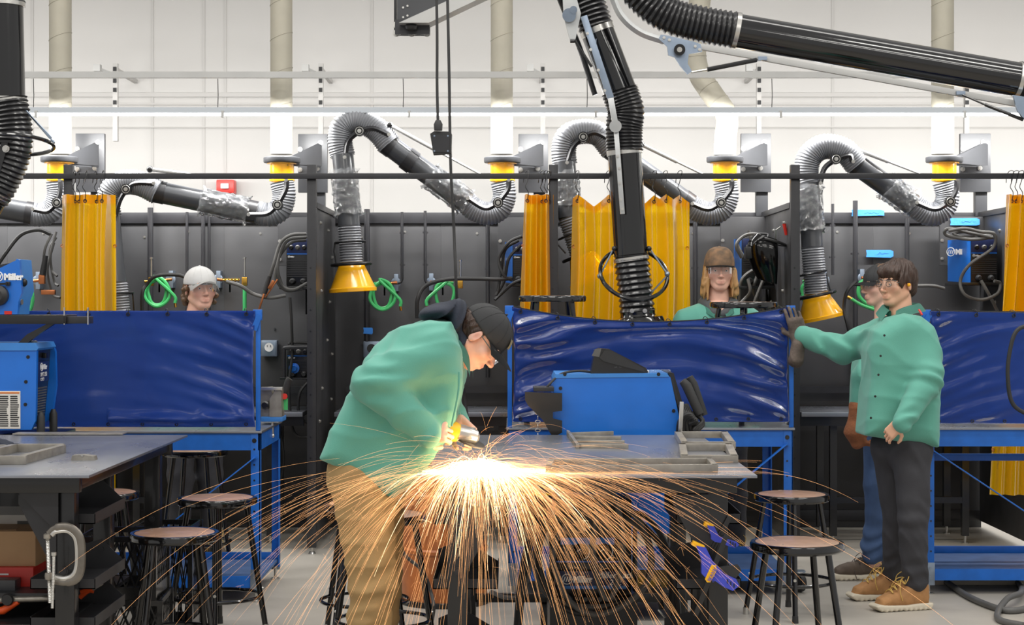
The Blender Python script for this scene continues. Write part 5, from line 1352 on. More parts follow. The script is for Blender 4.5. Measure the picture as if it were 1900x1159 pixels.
def boot(t, heel, d, up_m, sole_m, lace_m='lace_yellow', s=1.0, high=True):
    d = Vector(d).normalized(); u = V(0, 0, 1); sd = u.cross(d); R = np.array(Matrix((d, sd, u)).transposed()); o = Vector(heel)
    top = .155 if high else .105
    up = [(-.035, .02), (-.045, .06), (-.036, top), (.070, top+.005), (.090, .118 if high else .095), (.130, .100), (.185, .088), (.232, .066), (.246, .035), (.246, .02)]
    up = [(a*s, b*s) for a, b in up]
    sdf_obj('boot', [('+', 0, ('p', o, R, up, .047*s, .034*s)), ('+', .012, ('c', o+d*.02+u*.07, o+d*.02+u*(top-.01), .044*s, .046*s))], .005, up_m, t, folds(.002, 5, 60))
    so = [(-.050, .004), (-.056, .034), (.02, .036), (.10, .030), (.20, .034), (.255, .040), (.270, .028), (.255, .010), (.22, .0), (.12, .004), (.08, .0), (-.03, .0)]
    z = MB()
    def rib(p):  # lugs
        v = (p-np.array(o)) @ R; return .0018*np.sign(np.sin(v[:, 0]*230))*(v[:, 2] < .012)
    sdf_obj('sole', [('+', 0, ('p', o, R, [(a*s, b*s) for a, b in so], .049*s, .010))], .004, sole_m, t, rib, relax=1)
    ls = MB()
    for k in range(5):
        x = .072+k*.022; zz = (.150 if high else .112)-k*.0135; a = o+(d*x+u*zz-sd*.032)*s; b = o+(d*(x+.010)+u*(zz-.003)+sd*.032)*s
        ls.tube(catmull([a, a.lerp(b, .5)+u*.014, b], 5), .0022, 6).tube(catmull([b, a.lerp(b, .5)+u*.012+d*.012, a+d*.022*s-u*.0135*s], 5), .0022, 6)
    c = o+(d*.078+u*(.165 if high else .12))*s
    for e in (-1, 1):
        ls.tube(catmull([c, c+sd*e*.03+u*.022, c+sd*e*.055+u*.0+d*.02, c+sd*e*.04-u*.03+d*.03, c], 6), .002, 6)
        ls.tube(catmull([c, c+sd*e*.02+d*.04-u*.01, c+sd*e*.045+d*.06-u*.06, c+sd*e*.052+d*.05-u*.11], 6), .002, 6)
    ls.build('laces', lace_m, t)
def pxpoly(pts, d): return [(P(x, y, d).x, P(x, y, d).z) for x, y in pts]
TR = ID3
def collar(t, c, fwd, r, up):
    R = frame(fwd, up); c = Vector(c)
    prof = [(.0, -.02), (.0, .018), (.006, .026), (.016, .022), (.030, .004), (.042, -.014)]
    def f(u, v):
        k = v*(len(prof)-1); i = min(int(k), len(prof)-2); q = k-i
        a, z = (prof[i][j]*(1-q)+prof[i+1][j]*q for j in (0, 1))
        an = (u-.5)*2*(PI-.16-.10*v); e = abs(u-.5)*2
        rr = r+a*(1+.5*e**6); z = z-.030*e**3-.022*e**8*v
        return c+R @ V(math.sin(an)*rr, -math.cos(an)*rr*1.05, z)
    MB().sheet(f, 40, 12, .004).build('collar', 'teal_cloth', t, ang=70)
# ---- 1: the worker bending over the sparks
d5 = 6.5; J = lambda x, y, d=d5: P(x, y, d)
B = Body('person', V(J(690, 0).x, d5, 0), 'bending person in green jacket, khaki trousers and black cap grinding metal at the middle table', 'skin_fair')
B.head(J(890, 628), (.60, -.14, -.80), (.80, 0, .6), J(846, 640), 1.0, brow='hair_dark')
B.add([('+', 0, ('c', J(845, 640), J(690, 870), .075, .11)), ('+', .05, ('c', J(800, 650, 6.36), J(690, 712, 6.28), .05, .045)), ('+', .03, ('c', J(690, 712, 6.28), J(782, 797, 6.30), .045, .03)),
       ('+', .05, ('c', J(820, 650, 6.66), J(812, 745, 6.72), .05, .045)), ('+', .03, ('c', J(812, 745, 6.72), J(852, 792, 6.60), .045, .03)),
       ('+', .05, ('c', J(682, 885, 6.42), J(692, 1080, 6.40), .09, .06)), ('+', .03, ('c', J(692, 1080, 6.40), J(676, 1275, 6.42), .06, .045)),
       ('+', .05, ('c', J(692, 885, 6.62), J(704, 1085, 6.66), .09, .06)), ('+', .03, ('c', J(704, 1085, 6.66), J(694, 1265, 6.68), .06, .045))], .016)
hn = B.hand(J(778, 792, 6.30), (.9, .05, -.16), (0.12, .95, -.30), -1, (.75, .85, .5), .04, 1.02, .7, fore=J(745, 765, 6.28))
B.add(hn, .003)
hn = B.hand(J(846, 782, 6.60), (.62, -.45, -.55), (-.2, -.8, -.2), 1, (.6, .7, .5), .04, 1.0, .6, fore=J(828, 762, 6.66))
B.add(hn, .003)
B.finish()
tor = [(597, 846), (612, 812), (630, 775), (650, 735), (668, 690), (700, 640), (745, 606), (800, 592), (840, 596), (856, 640), (862, 690), (856, 735), (846, 775), (834, 806), (800, 852), (762, 900), (733, 918), (690, 896), (650, 868)]
o5 = V(0, d5, 0)
jk = [('+', 0, ('p', o5, TR, pxpoly(tor, d5), .215, .075)),
      ('+', .05, ('c', J(800, 660, 6.32), J(692, 708, 6.24), .088, .078)), ('+', .02, ('c', J(694, 712, 6.24), J(792, 800, 6.28), .080, .056)), ('&', .006, ('h', J(782, 792, 6.28), (.78, 0, -.6))),
      ('+', .05, ('c', J(828, 655, 6.68), J(815, 750, 6.73), .08, .07)), ('+', .02, ('c', J(815, 750, 6.73), J(848, 786, 6.63), .070, .054)),
      ('-', .01, ('c', J(865, 640), J(935, 600), .075, .1))]
jk = [jk[0], jk[1], jk[2], jk[4], jk[5], jk[6]]
sp = [(J(700, 712, 6.2), (.6, 0, .8), .10, .008, 90), (J(770, 660, 6.25), (.8, 0, .6), .12, .006, 60), (J(760, 780, 6.25), (.8, 0, -.6), .08, .005, 90)]
sdf_obj('jacket', jk, .007, 'teal_cloth', B.t, folds(.0065, 21, 25, sp))
MB().tube(catmull([J(852, 690, 6.28), J(850, 730, 6.28), J(838, 790, 6.30)], 6), .004, 6).build('jacket_placket', 'teal_cloth', B.t)
collar(B.t, J(843, 634), (.75, -.2, -.6), .074, V(.75, 0, .66))
sdf_obj('hood', [('+', 0, ('e', J(812, 578), (.075, .11, .030), np.array(Matrix.Rotation(-.15, 3, 'Y')))), ('+', .03, ('e', J(848, 592), (.035, .10, .085), np.array(Matrix.Rotation(.1, 3, 'Y')))),
                 ('+', .02, ('e', J(856, 632), (.030, .082, .060))), ('-', .02, ('e', J(905, 620), (.085, .07, .10)))], .005, 'navy_cloth', B.t, folds(.010, 3, 44))
cap(B, 'cap_black', curve=.5, brim_l=.080, tilt=.004, patch='patch_tan')
sdf_obj('hair', xf([('+', 0, ('e', (0, -.030, .015), (.080, .092, .085))), ('-', .01, ('e', (0, .075, -.01), (.12, .085, .12))), ('&', .01, ('h', (0, 0, -.055), (0, -.3, -1)))], B.R, B.c), .004, 'hair_dark', B.t, strands(.004, B.R, B.c))
specs(B)
pt = [('+', 0, ('c', J(672, 890, 6.41), J(692, 1080, 6.39), .122, .088)), ('+', .01, ('c', J(692, 1080, 6.39), J(674, 1290, 6.42), .086, .074)),
      ('+', .02, ('c', J(696, 895, 6.60), J(706, 1085, 6.66), .118, .084)), ('+', .01, ('c', J(706, 1085, 6.66), J(694, 1278, 6.68), .084, .072)), ('+', .05, ('c', J(672, 868, 6.45), J(700, 880, 6.58), .13, .13))]
sp = [(J(700, 1080, 6.35), (.1, 0, 1), .13, .007, 75), (J(690, 1180, 6.36), (.1, 0, 1), .16, .006, 70), (J(720, 920, 6.36), (.6, 0, .8), .12, .007, 60)]
sdf_obj('trousers', pt, .007, 'khaki_cloth', B.t, folds(.006, 9, 27, sp))
boot(B.t, V(J(662, 0).x, 6.42, 0), (1, -.15, 0), 'boot_brown', 'rubber', s=1.05); boot(B.t, V(J(682, 0, 6.68).x, 6.68, 0), (1, .1, 0), 'boot_brown', 'rubber', s=1.05)
# angle grinder
g = thing('angle_grinder', J(850, 800, 6.36), 'yellow angle grinder held by the bending person in a shower of sparks', 'power tool')
ga, gb = J(800, 790, 6.36), J(848, 802, 6.38); ax = (gb-ga).normalized()
MB().lathe([(.018, -.07), (.030, -.055), (.033, .0), (.036, .04), (.038, .09), (.033, .105)], ga, ax, 24).build('body', 'yellow_plastic', g)
MB().lathe([(.032, .0), (.034, .02), (.030, .05), (.026, .075), (.012, .085)], J(848, 802, 6.38), ax, 20).build('gear_head', 'bright_steel', g)
dc = J(872, 817, 6.40)
MB().lathe([(.014, .05), (.016, .0), (.02, -.004)], dc+V(0, 0, .0), (.15, .1, .95), 16).build('spindle', 'bright_steel', g)
MB().lathe([(.058, -.003), (.060, .0), (.058, .003)], dc+V(0, 0, -.004), (.35, -.15, .92), 32).build('grinding_disc', 'rubber', g)
MB().sheet(lambda u, v: dc+V(math.cos(PI*.55+u*PI)*(.03+.036*v), math.sin(PI*.55+u*PI)*(.03+.036*v), .022-.012*v), 16, 4, .002).build('guard', 'bright_steel', g)
MB().cyl(J(846, 806, 6.40), J(850, 792, 6.54), .015, .013, 14).build('side_handle', 'rubber', g)
MB().tube(catmull([ga-ax*.06, ga-ax*.14+V(0, .03, .02), ga-ax*.16+V(0, .15, -.04), J(800, 860, 6.75)], 6), .005, 6).build('cord', 'rubber', g)

# ---- 2: dark haired student in front on the right
d3 = 8.75; J = lambda x, y, d=d3: P(x, y, d)
B = Body('person', V(J(1675, 0).x, d3, 0), 'person with dark hair in green jacket and charcoal jeans, one gloved hand on the post', 'skin_warm')
fw = V(-.80, -.58, 0)
B.head(J(1664, 527), (-.82, -.57, -.06), (0, 0, 1), J(1672, 592), .98, brow='hair_dark')
B.add([('+', 0, ('c', J(1672, 612), J(1672, 800), .07, .10)), ('+', .05, ('c', J(1704, 634, 8.66), J(1718, 700, 8.57), .045, .04)), ('+', .03, ('c', J(1718, 700, 8.57), J(1676, 782, 8.47), .04, .03)),
       ('+', .05, ('c', J(1628, 622, 8.92), J(1562, 648, 9.02), .05, .045)), ('+', .03, ('c', J(1562, 648, 9.02), J(1492, 622, 9.10), .045, .03)),
       ('+', .05, ('c', J(1690, 850, 8.70), J(1695, 960, 8.66), .06, .055)), ('+', .03, ('c', J(1695, 960, 8.66), J(1700, 1085, 8.70), .055, .045)),
       ('+', .05, ('c', J(1660, 850, 8.83), J(1664, 955, 8.89), .06, .05)), ('+', .03, ('c', J(1662, 955, 8.90), J(1655, 1065, 9.0), .055, .045))], .016)
hn = B.hand(J(1668, 786, 8.47), (-.55, .45, -.70), (.3, .6, -.1), 1, (.35, .5, .4), .03, .82, .1, fore=J(1690, 765, 8.47))
B.add(hn, .003); B.finish()
tor = [(1594, 806), (1598, 760), (1606, 700), (1604, 650), (1610, 612), (1636, 592), (1668, 580), (1700, 586), (1722, 606), (1734, 645), (1738, 700), (1735, 760), (1734, 829), (1700, 822), (1640, 812)]
fr = Matrix((V(1, 0, 0), V(0, 1, 0), V(0, 0, 1)))
jk = [('+', 0, ('p', V(0, 8.74, 0), TR, pxpoly(tor, 8.74), .185, .085)), ('+', .05, ('c', J(1706, 634, 8.66), J(1722, 700, 8.56), .082, .072)), ('+', .03, ('c', J(1722, 700, 8.56), J(1674, 785, 8.46), .075, .052)),
      ('+', .05, ('c', J(1630, 622, 8.90), J(1562, 648, 9.02), .088, .074)), ('+', .03, ('c', J(1562, 648, 9.02), J(1492, 624, 9.10), .072, .056)),
      ('-', .01, ('c', J(1670, 575), J(1668, 520), .06, .07))]
sp = [(J(1564, 645, 8.95), (1, 0, .2), .12, .009, 75), (J(1520, 635, 9.0), (1, 0, -.2), .08, .006, 90), (J(1735, 700, 8.5), (.3, 0, 1), .12, .008, 70), (J(1690, 770, 8.42), (-.6, 0, .8), .08, .006, 90), (J(1620, 620, 8.8), (.7, 0, .7), .1, .006, 60)]
sdf_obj('jacket', jk, .007, 'teal_cloth', B.t, folds(.0055, 33, 26, sp))
# front placket with dark snaps
pl = [J(1643, 596, 8.56), J(1636, 650, 8.53), J(1631, 710, 8.535), J(1622, 760, 8.545), J(1612, 806, 8.56)]
def snapline():
    m = MB()
    for q in ((1641, 622), (1634, 660), (1630, 695), (1624, 735), (1616, 775)):
        m.bolt(J(q[0], q[1], 8.535), (-.4, -1, 0), .004, .004)
    return m
snapline().build('snaps', 'deep_black', B.t)
collar(B.t, J(1672, 571, 8.76), (-.62, -.78, 0), .080, V(0, 0, 1))
MB().seg(J(1705, 574, 8.60), J(1711, 584, 8.58), .010, .006, bev=.001).build('shoulder_tag', 'red_enamel', B.t)
hr = [('+', 0, ('e', (0, -.018, .040), (.086, .104, .094))), ('+', .02, ('e', (0, .060, .066), (.068, .044, .036))), ('+', .02, ('e', (0, -.06, -.02), (.066, .055, .06))),
      ('+', .01, ('e', (-.066, .012, .022), (.020, .050, .042))), ('+', .01, ('e', (.066, .012, .022), (.020, .050, .042))),
      ('-', .012, ('e', (0, .118, -.046), (.10, .075, .085))), ('-', .008, ('e', (.078, .0, -.030), (.03, .035, .034))), ('-', .008, ('e', (-.078, .0, -.030), (.03, .035, .034))), ('&', .01, ('h', (0, 0, -.075), (0, 0, -1)))]
sdf_obj('hair', xf(hr, B.R, B.c, .98), .0035, 'hair_dark', B.t, strands(.0055, B.R, B.c))
specs(B)
MB().tube([B.L(-.034+.0*0, .097, .006)+B.R @ V(.018*math.cos(a), 0, .014*math.sin(a)) for a in [2*PI*k/18 for k in range(18)]], .0014, 5, closed=True).tube([B.L(.034, .097, .006)+B.R @ V(.018*math.cos(a), 0, .014*math.sin(a)) for a in [2*PI*k/18 for k in range(18)]], .0014, 5, closed=True).build('spectacle_frame', 'knob_black', B.t)
MB().ball(B.L(-.086, .004, -.004), .009).build('earplug', 'earplug', B.t); MB().ball(B.L(.086, .004, -.004), .009).build('earplug', 'earplug', B.t)
pt = [('+', 0, ('c', J(1692, 838, 8.68), J(1694, 955, 8.66), .098, .080)), ('+', .01, ('c', J(1694, 955, 8.66), J(1698, 1078, 8.70), .078, .062)),
      ('+', .02, ('c', J(1655, 838, 8.84), J(1666, 955, 8.88), .096, .076)), ('+', .01, ('c', J(1666, 955, 8.88), J(1658, 1058, 8.98), .074, .060)), ('+', .04, ('c', J(1655, 826, 8.8), J(1690, 826, 8.7), .11, .11))]
sp = [(J(1690, 960, 8.6), (.5, 0, 1), .10, .0045, 95), (J(1700, 1058, 8.62), (.25, 0, 1), .08, .0045, 110), (J(1665, 1040, 8.9), (-.3, 0, 1), .08, .0045, 110), (J(1670, 860, 8.6), (.9, 0, .6), .11, .005, 80)]
sdf_obj('jeans', pt, .006, 'charcoal_denim', B.t, folds(.0065, 12, 34, sp))
boot(B.t, V(J(1708, 0, 8.70).x, 8.72, 0), (-.93, -.30, 0), 'boot_tan', 'sole_pale'); boot(B.t, V(J(1665, 0, 9.0).x, 9.02, 0), (-.97, -.2, 0), 'boot_tan', 'sole_pale')
text('UA', .035, J(1650, 1095, 8.905)+V(0, 0, 0), 'deep_black', B.t, name='boot_mark')
# leather glove on the post
gl = MB(); 
wp = J(1484, 625, 9.10)
pr = B.hand(J(1484, 628, 9.11), (-.25, -.05, .95), (.0, 1, .1), 1, (.25, .5, .6), .05, 1.15, .6, fore=J(1478, 668, 9.09))
pr += [('+', .01, ('c', J(1480, 640, 9.08), J(1474, 668, 9.08), .030, .036))]
sdf_obj('glove', pr, .004, 'glove_leather', B.t, folds(.003, 6, 70))

# ---- 3: person standing behind, mostly hidden
J = lambda x, y, d=9.68: P(x, y, d)
B = Body('person', V(J(1640, 0).x, 9.68, 0), 'person in black cap and blue jeans half hidden behind the dark haired one', 'skin_fair')
B.head(J(1632, 531), (-.97, -.22, -.05), (0, 0, 1), J(1642, 592), .95, h=.004, brow='hair_brown')
B.add([('+', 0, ('c', J(1642, 620), J(1640, 800), .06, .09)), ('+', .05, ('c', J(1636, 625, 9.52), J(1602, 700, 9.46), .05, .045)), ('+', .03, ('c', J(1602, 700, 9.46), J(1592, 765, 9.42), .045, .03)),
       ('+', .05, ('c', J(1636, 840, 9.6), J(1632, 950, 9.6), .08, .055)), ('+', .03, ('c', J(1632, 950, 9.6), J(1622, 1040, 9.62), .055, .045)),
       ('+', .05, ('c', J(1640, 840, 9.78), J(1645, 950, 9.8), .08, .055)), ('+', .03, ('c', J(1645, 950, 9.8), J(1650, 1040, 9.85), .055, .045))], .018)
B.finish()
tor = [(1584, 772), (1586, 700), (1596, 640), (1606, 610), (1630, 590), (1660, 590), (1678, 630), (1684, 700), (1680, 800), (1630, 812)]
sdf_obj('jacket', [('+', 0, ('p', V(0, 9.68, 0), TR, pxpoly(tor, 9.68), .20, .07)), ('+', .04, ('c', J(1630, 640, 9.5), J(1602, 700, 9.45), .075, .066)), ('+', .03, ('c', J(1602, 700, 9.45), J(1592, 758, 9.43), .066, .048))], .009, 'teal_cloth', B.t, folds(.008, 8, 18))
cap(B, 'cap_black', curve=.3, brim_l=.07)
sdf_obj('hair', xf([('+', 0, ('e', (0, -.022, .035), (.086, .104, .10))), ('-', .01, ('e', (0, .095, -.02), (.13, .10, .11))), ('&', .01, ('h', (0, 0, -.06), (0, 0, -1)))], B.R, B.c, .95), .005, 'hair_brown', B.t, strands(.005, B.R, B.c))
specs(B)
sdf_obj('jeans', [('+', 0, ('c', J(1634, 830, 9.6), J(1630, 950, 9.6), .10, .078)), ('+', .01, ('c', J(1630, 950, 9.6), J(1620, 1028, 9.62), .076, .062)),
                  ('+', .02, ('c', J(1642, 830, 9.78), J(1645, 950, 9.8), .10, .076)), ('+', .01, ('c', J(1645, 950, 9.8), J(1650, 1030, 9.85), .074, .060))], .008, 'blue_denim', B.t, folds(.008, 14, 24, [(J(1622, 1010, 9.56), (0, 0, 1), .12, .008, 80)]))
gp = B.hand(J(1590, 768, 9.42), (.12, 0, -.99), (.9, .2, .1), 1, (.45, .6, .5), .03, 1.25, .4, fore=J(1592, 752, 9.43))
gp += [('+', .02, ('c', J(1592, 756, 9.43), J(1586, 800, 9.42), .045, .052)), ('+', .03, ('c', J(1586, 800, 9.42), J(1590, 822, 9.42), .05, .036))]
sdf_obj('glove', gp, .005, 'glove_rust', B.t, folds(.004, 2, 50))
boot(B.t, V(J(1628, 0, 9.62).x, 9.66, 0), (-1, -.12, 0), 'boot_brown', 'sole_pale', 'glove_leather', high=False); boot(B.t, V(J(1660, 0, 9.85).x, 9.86, 0), (-1, -.1, 0), 'boot_brown', 'sole_pale', 'glove_leather', high=False)

# ---- 4 and 5: the two students behind the vinyl screens
def standing(px, d, headc, fwd, lab, skin, hairf, capf, sc, sh=(0, 0), yaw=0, zs=0, hoodie=None, brow='hair_brown'):
    J = lambda x, y, dd=0: P(x, y, d+dd)
    B = Body('person', V(J(px, 0).x, d, 0), lab, skin)
    cz = headc[1]
    nk = J(px+sh[0], cz+62, .02)
    B.head(J(*headc), fwd, (0, 0, 1), nk, sc, brow=brow)
    f = V(fwd[0], fwd[1], 0).normalized(); r = f.cross(V(0, 0, 1)); c = nk-V(0, 0, .05)
    hips = V(c.x, c.y, .95)
    sh_ = [c+r*s*.19-V(0, 0, .03) for s in (-1, 1)]; el = [q+r*s*.05+V(0, 0, -.28) for q, s in zip(sh_, (-1, 1))]; wr = [q+f*.18-r*s*.06+V(0, 0, -.12) for q, s in zip(el, (-1, 1))]
    pr = [('+', 0, ('c', c, hips, .10, .11))]
    for a, b, e in zip(sh_, el, wr): pr += [('+', .05, ('c', a, b, .05, .045)), ('+', .03, ('c', b, e, .045, .03))]
    for s in (-1, 1): pr += [('+', .05, ('c', hips+r*s*.09, V(hips.x, hips.y, .5)+r*s*.1, .08, .055)), ('+', .03, ('c', V(hips.x, hips.y, .5)+r*s*.1, V(hips.x, hips.y, .1)+r*s*.1, .055, .045))]
    B.add(pr, .018)
    for e, s in zip(wr, (-1, 1)): B.add(B.hand(e, (f-r*s*.3), (0, 0, -1), s, (.3, .4, .3), .05, .95), .006)
    B.finish()
    jk = [('+', 0, ('c', c+r*.10-V(0, 0, .07), c-r*.10-V(0, 0, .07), .125, .125)), ('+', .08, ('c', c-V(0, 0, .2), V(c.x, c.y, .92), .17, .18))]
    for a, b, e in zip(sh_, el, wr): jk += [('+', .06, ('c', a-V(0, 0, .03), b, .085, .07)), ('+', .03, ('c', b, e, .07, .05))]
    jk += [('-', .012, ('c', nk+V(0, 0, .02), nk+V(0, 0, .12), .06, .075))]
    sdf_obj('jacket', jk, .010, 'teal_cloth', B.t, folds(.008, int(px), 18))
    collar(B.t, nk-V(0, 0, .01), f, .078, V(0, 0, 1))
    if hoodie: sdf_obj('hood', [('+', 0, ('c', nk+r*.07+V(0, 0, .0)-f*.02, nk-r*.07+V(0, 0, .0)-f*.02, .055, .055)), ('+', .03, ('c', nk+r*.065+f*.03, nk+r*.03+f*.10-V(0, 0, .05), .035, .028)), ('+', .03, ('c', nk-r*.065+f*.03, nk-r*.03+f*.10-V(0, 0, .05), .035, .028)), ('-', .01, ('c', nk-V(0, 0, .1)+f*.03, nk+V(0, 0, .2)+f*.03, .056, .062))], .006, hoodie, B.t, folds(.006, 5, 40))
    sdf_obj('jeans', [('+', 0, ('c', hips+r*.08, V(hips.x, hips.y, .5)+r*.09, .10, .078)), ('+', .02, ('c', V(hips.x, hips.y, .5)+r*.09, V(hips.x, hips.y, .13)+r*.1, .078, .062)), ('+', .03, ('c', hips-r*.08, V(hips.x, hips.y, .5)-r*.09, .10, .078)), ('+', .02, ('c', V(hips.x, hips.y, .5)-r*.09, V(hips.x, hips.y, .13)-r*.1, .078, .062))], .012, 'charcoal_denim', B.t, folds(.007, 3, 20))
    for s in (-1, 1): boot(B.t, V(hips.x, hips.y, 0)+r*s*.1-f*.04, f, 'boot_brown', 'rubber')
    capf(B); hairf(B); specs(B)
    return B
def hair4(B):
    hr = [('+', 0, ('e', (0, -.03, .02), (.086, .094, .09))), ('-', .01, ('e', (0, .09, -.02), (.14, .09, .12)))]
    for s in (-1, 1): hr += [('+', .012, ('c', (s*.070, .018, .02), (s*.082, .026, -.075), .014, .022)), ('+', .012, ('c', (s*.078, .0, .0), (s*.088, .005, -.125), .018, .022)), ('+', .012, ('c', (s*.070, -.03, .0), (s*.074, -.03, -.145), .022, .024))]
    rr_ = random.Random(8)
    for k in range(22):
        s = -1 if k % 2 else 1; x = s*rr_.uniform(.066, .092); y = rr_.uniform(-.04, .04)
        hr += [('+', .004, ('c', (x*.92, y, -.04), (x+s*rr_.uniform(-.006, .010), y+rr_.uniform(-.01, .01), rr_.uniform(-.165, -.10)), .012, .004))]
    hr += [('+', .03, ('c', (0, -.075, .0), (0, -.085, -.13), .04, .045))]
    sdf_obj('hair', xf(hr, B.R, B.c, B.sc), .0038, 'hair_blond', B.t, strands(.004, B.R, B.c))
def hair1(B):
    hr = [('+', 0, ('e', (0, -.03, .0), (.088, .094, .09))), ('-', .01, ('e', (0, .09, -.02), (.14, .10, .13)))]
    r = random.Random(3)
    for k in range(46):
        a = r.uniform(.42, 1.58)*PI; z = r.uniform(-.075, .018); hr.append(('+', .006, ('e', (math.sin(a)*.086, math.cos(a)*.100-.010, z), (.017, .017, .014))))
    sdf_obj('hair', xf(hr, B.R, B.c, B.sc), .0038, 'hair_brown', B.t, strands(.005, B.R, B.c))
standing(1333, 10.15, (1335, 503), (-.03, -1, -.02), 'person with long blond hair and brown mottled cap behind the sagging screen', 'skin_fair', hair4, lambda B: cap(B, 'cap_camo', tall=.006, curve=.3, brim_l=.056, tilt=.014, bm='cap_black', square=True), 1.04, hoodie='grey_cloth')
standing(366, 10.38, (372, 537), (.46, -.88, .03), 'person in a white cap looking over the left blue screen', 'skin_fair', hair1, lambda B: cap(B, 'cap_white', tall=-.002, curve=1.2, brim_l=.072, tilt=.022), 1.09, sh=(-4, 0))
# ---------------------------------------------------------------- loose steel on the tables
ZT = .92
def T(px, py):   # pixel on the table top plane -> point
    d = (EYE-ZT)*F/(py-CY); return V((px-CX)*d/F, d, ZT)
def bar_frame(lab, bars, w=.020, h=.032, m='steel_bar', z0=0.0):
    pts = [Vector(p) for b in bars for p in b]; c = sum(pts, V(0, 0, 0))/len(pts)
    t = thing('steelwork', V(c.x, c.y, ZT+z0), lab, 'steel frame', 'welded square tube frames on the tables')
    for a, b in bars:
        a, b = Vector(a)+V(0, 0, h/2+z0), Vector(b)+V(0, 0, h/2+z0)
        e = (b-a).normalized()*w*.5
        x = MB().seg(a-e, b+e, w, h, bev=.0015).build('tube_bar', m, t)
    return t
def rect(a, b, c, d): return [(a, b), (b, c), (c, d), (d, a)]
A, B_, C_, D_ = T(1258, 812), T(1344, 812), T(1366, 829), T(1268, 829)
bar_frame('square steel tube frame at the rear right of the middle table', rect(A, B_, T(1358, 832), T(1270, 832)), .030, .030)
bar_frame('square steel tube frame lying in front of another at the table corner', rect(T(1266, 836), T(1352, 836), T(1362, 858), T(1270, 858)), .030, .030)
bar_frame('long narrow steel tube frame on the front edge of the middle table', rect(T(1024, 865), T(1316, 864), T(1326, 876), T(1018, 878)), .022, .030)
t = bar_frame('comb shaped steel piece with four prongs on the middle table', [(T(1054, 806), T(1072, 832)), (T(1056, 810), T(1135, 807)), (T(1060, 816), T(1150, 817)), (T(1066, 824), T(1156, 825)), (T(1072, 831), T(1163, 832))], .014, .020)
bar_frame('square steel tube frame with one open corner on the left table', [(T(-60, 862), T(42, 861)), (T(46, 859), T(114, 840)), (T(112, 838), T(28, 838)), (T(28, 838), T(-30, 852))], .030, .034)
bar_frame('steel frame corner entering from the left edge of the left table', [(T(-70, 842), T(4, 838)), (T(-60, 846), T(-120, 870))], .03, .03)
c = T(155, 853)
t = thing('angle_block', c, 'small peaked steel angle block alone on the left table', 'steel block')
MB().prism([c+V(-.045, -.02, 0), c+V(-.04, -.02, 0), c+V(-.0, -.02, .0), c+V(.05, -.02, 0), c+V(.045, -.02, .016), c+V(.0, -.02, .022), c+V(-.04, -.02, .020)], (0, .05, 0)).build('angle', 'steel_bar', t)
MB().prism([c+V(-.006, -.024, .022), c+V(.0, -.024, .014), c+V(.006, -.024, .022)], (0, .004, 0)).build('notch', 'bright_steel', t)
g = thing('work_glove', T(8, 832), 'dark blue work glove at the left edge of the left table', 'glove')
def glove_on_table():
    w = T(-60, 832)+V(0, 0, .03); f = V(1, .03, 0); pr = []
    pr.append(('+', 0, ('e', w+f*.06, (.09, .06, .032))))
    for k, o in enumerate((-.045, -.018, .01, .036)):
        a = w+f*.11+V(0, o, -.002); pr.append(('+', .012, ('c', a, a+V(.085-.01*abs(k-1), o*.2, -.012), .017, .013)))
    pr.append(('+', .015, ('c', w+f*.03+V(0, -.05, 0), w+f*.10+V(0, -.09, -.012), .018, .014)))
    return pr
sdf_obj('shell', glove_on_table(), .005, 'navy_cloth', g, folds(.004, 3, 60))
o = MB().box(T(130, 806)+V(0, .0, .006), (.52, .10, .006), bev=.001).build('steel_sheet', 'steel_bar'); tag(o, 'thin brownish steel sheet at the rear edge of the left table', 'steel sheet')

# C-clamp on the left table leg
dK = 6.30; Q = lambda x, y, o=0.0: P(x, y, dK+o)
t = thing('c_clamp', Q(118, 1080), 'large grey C-clamp fixed to the leg of the left table', 'clamp')
MB().tube(catmull([Q(90, 990), Q(102, 980), Q(125, 978), Q(143, 990), Q(150, 1010), Q(150, 1050), Q(142, 1072), Q(122, 1080), Q(98, 1077)], 5), [.012]*6+[.017]*29+[.013]*6, 10, flat=.7).build('frame', 'clamp_steel', t)
MB().tube(catmull([Q(96, 992), Q(104, 986), Q(124, 984), Q(138, 994), Q(143, 1012), Q(143, 1048), Q(136, 1066), Q(120, 1073), Q(100, 1070)], 5), .010, 8).build('inner_rib', 'bright_steel', t)
sc = MB(); a, b = Q(88, 998), Q(93, 1118); n = 90
sc.tube([a.lerp(b, k/n) for k in range(n+1)], [.0085 if k % 2 else .0065 for k in range(n+1)], 10); sc.build('screw', 'bright_steel', t)
MB().lathe([(.014, -.012), (.016, 0), (.014, .012)], Q(91, 1068), (0, 0, 1), 18).build('screw_collar', 'steel_bar', t)
MB().lathe([(.014, -.008), (.014, .006), (.008, .01)], Q(88, 994), (0, 0, 1), 18).build('pad', 'steel_bar', t)
s2 = MB(); a, b = Q(100, 1030, -.03), Q(97, 1128, -.03); s2.tube([a.lerp(b, k/70) for k in range(71)], [.006 if k % 2 else .0048 for k in range(71)], 8).cyl(a, a+V(0, 0, .012), .010, n=14).build('handle_screw', 'bright_steel', t)

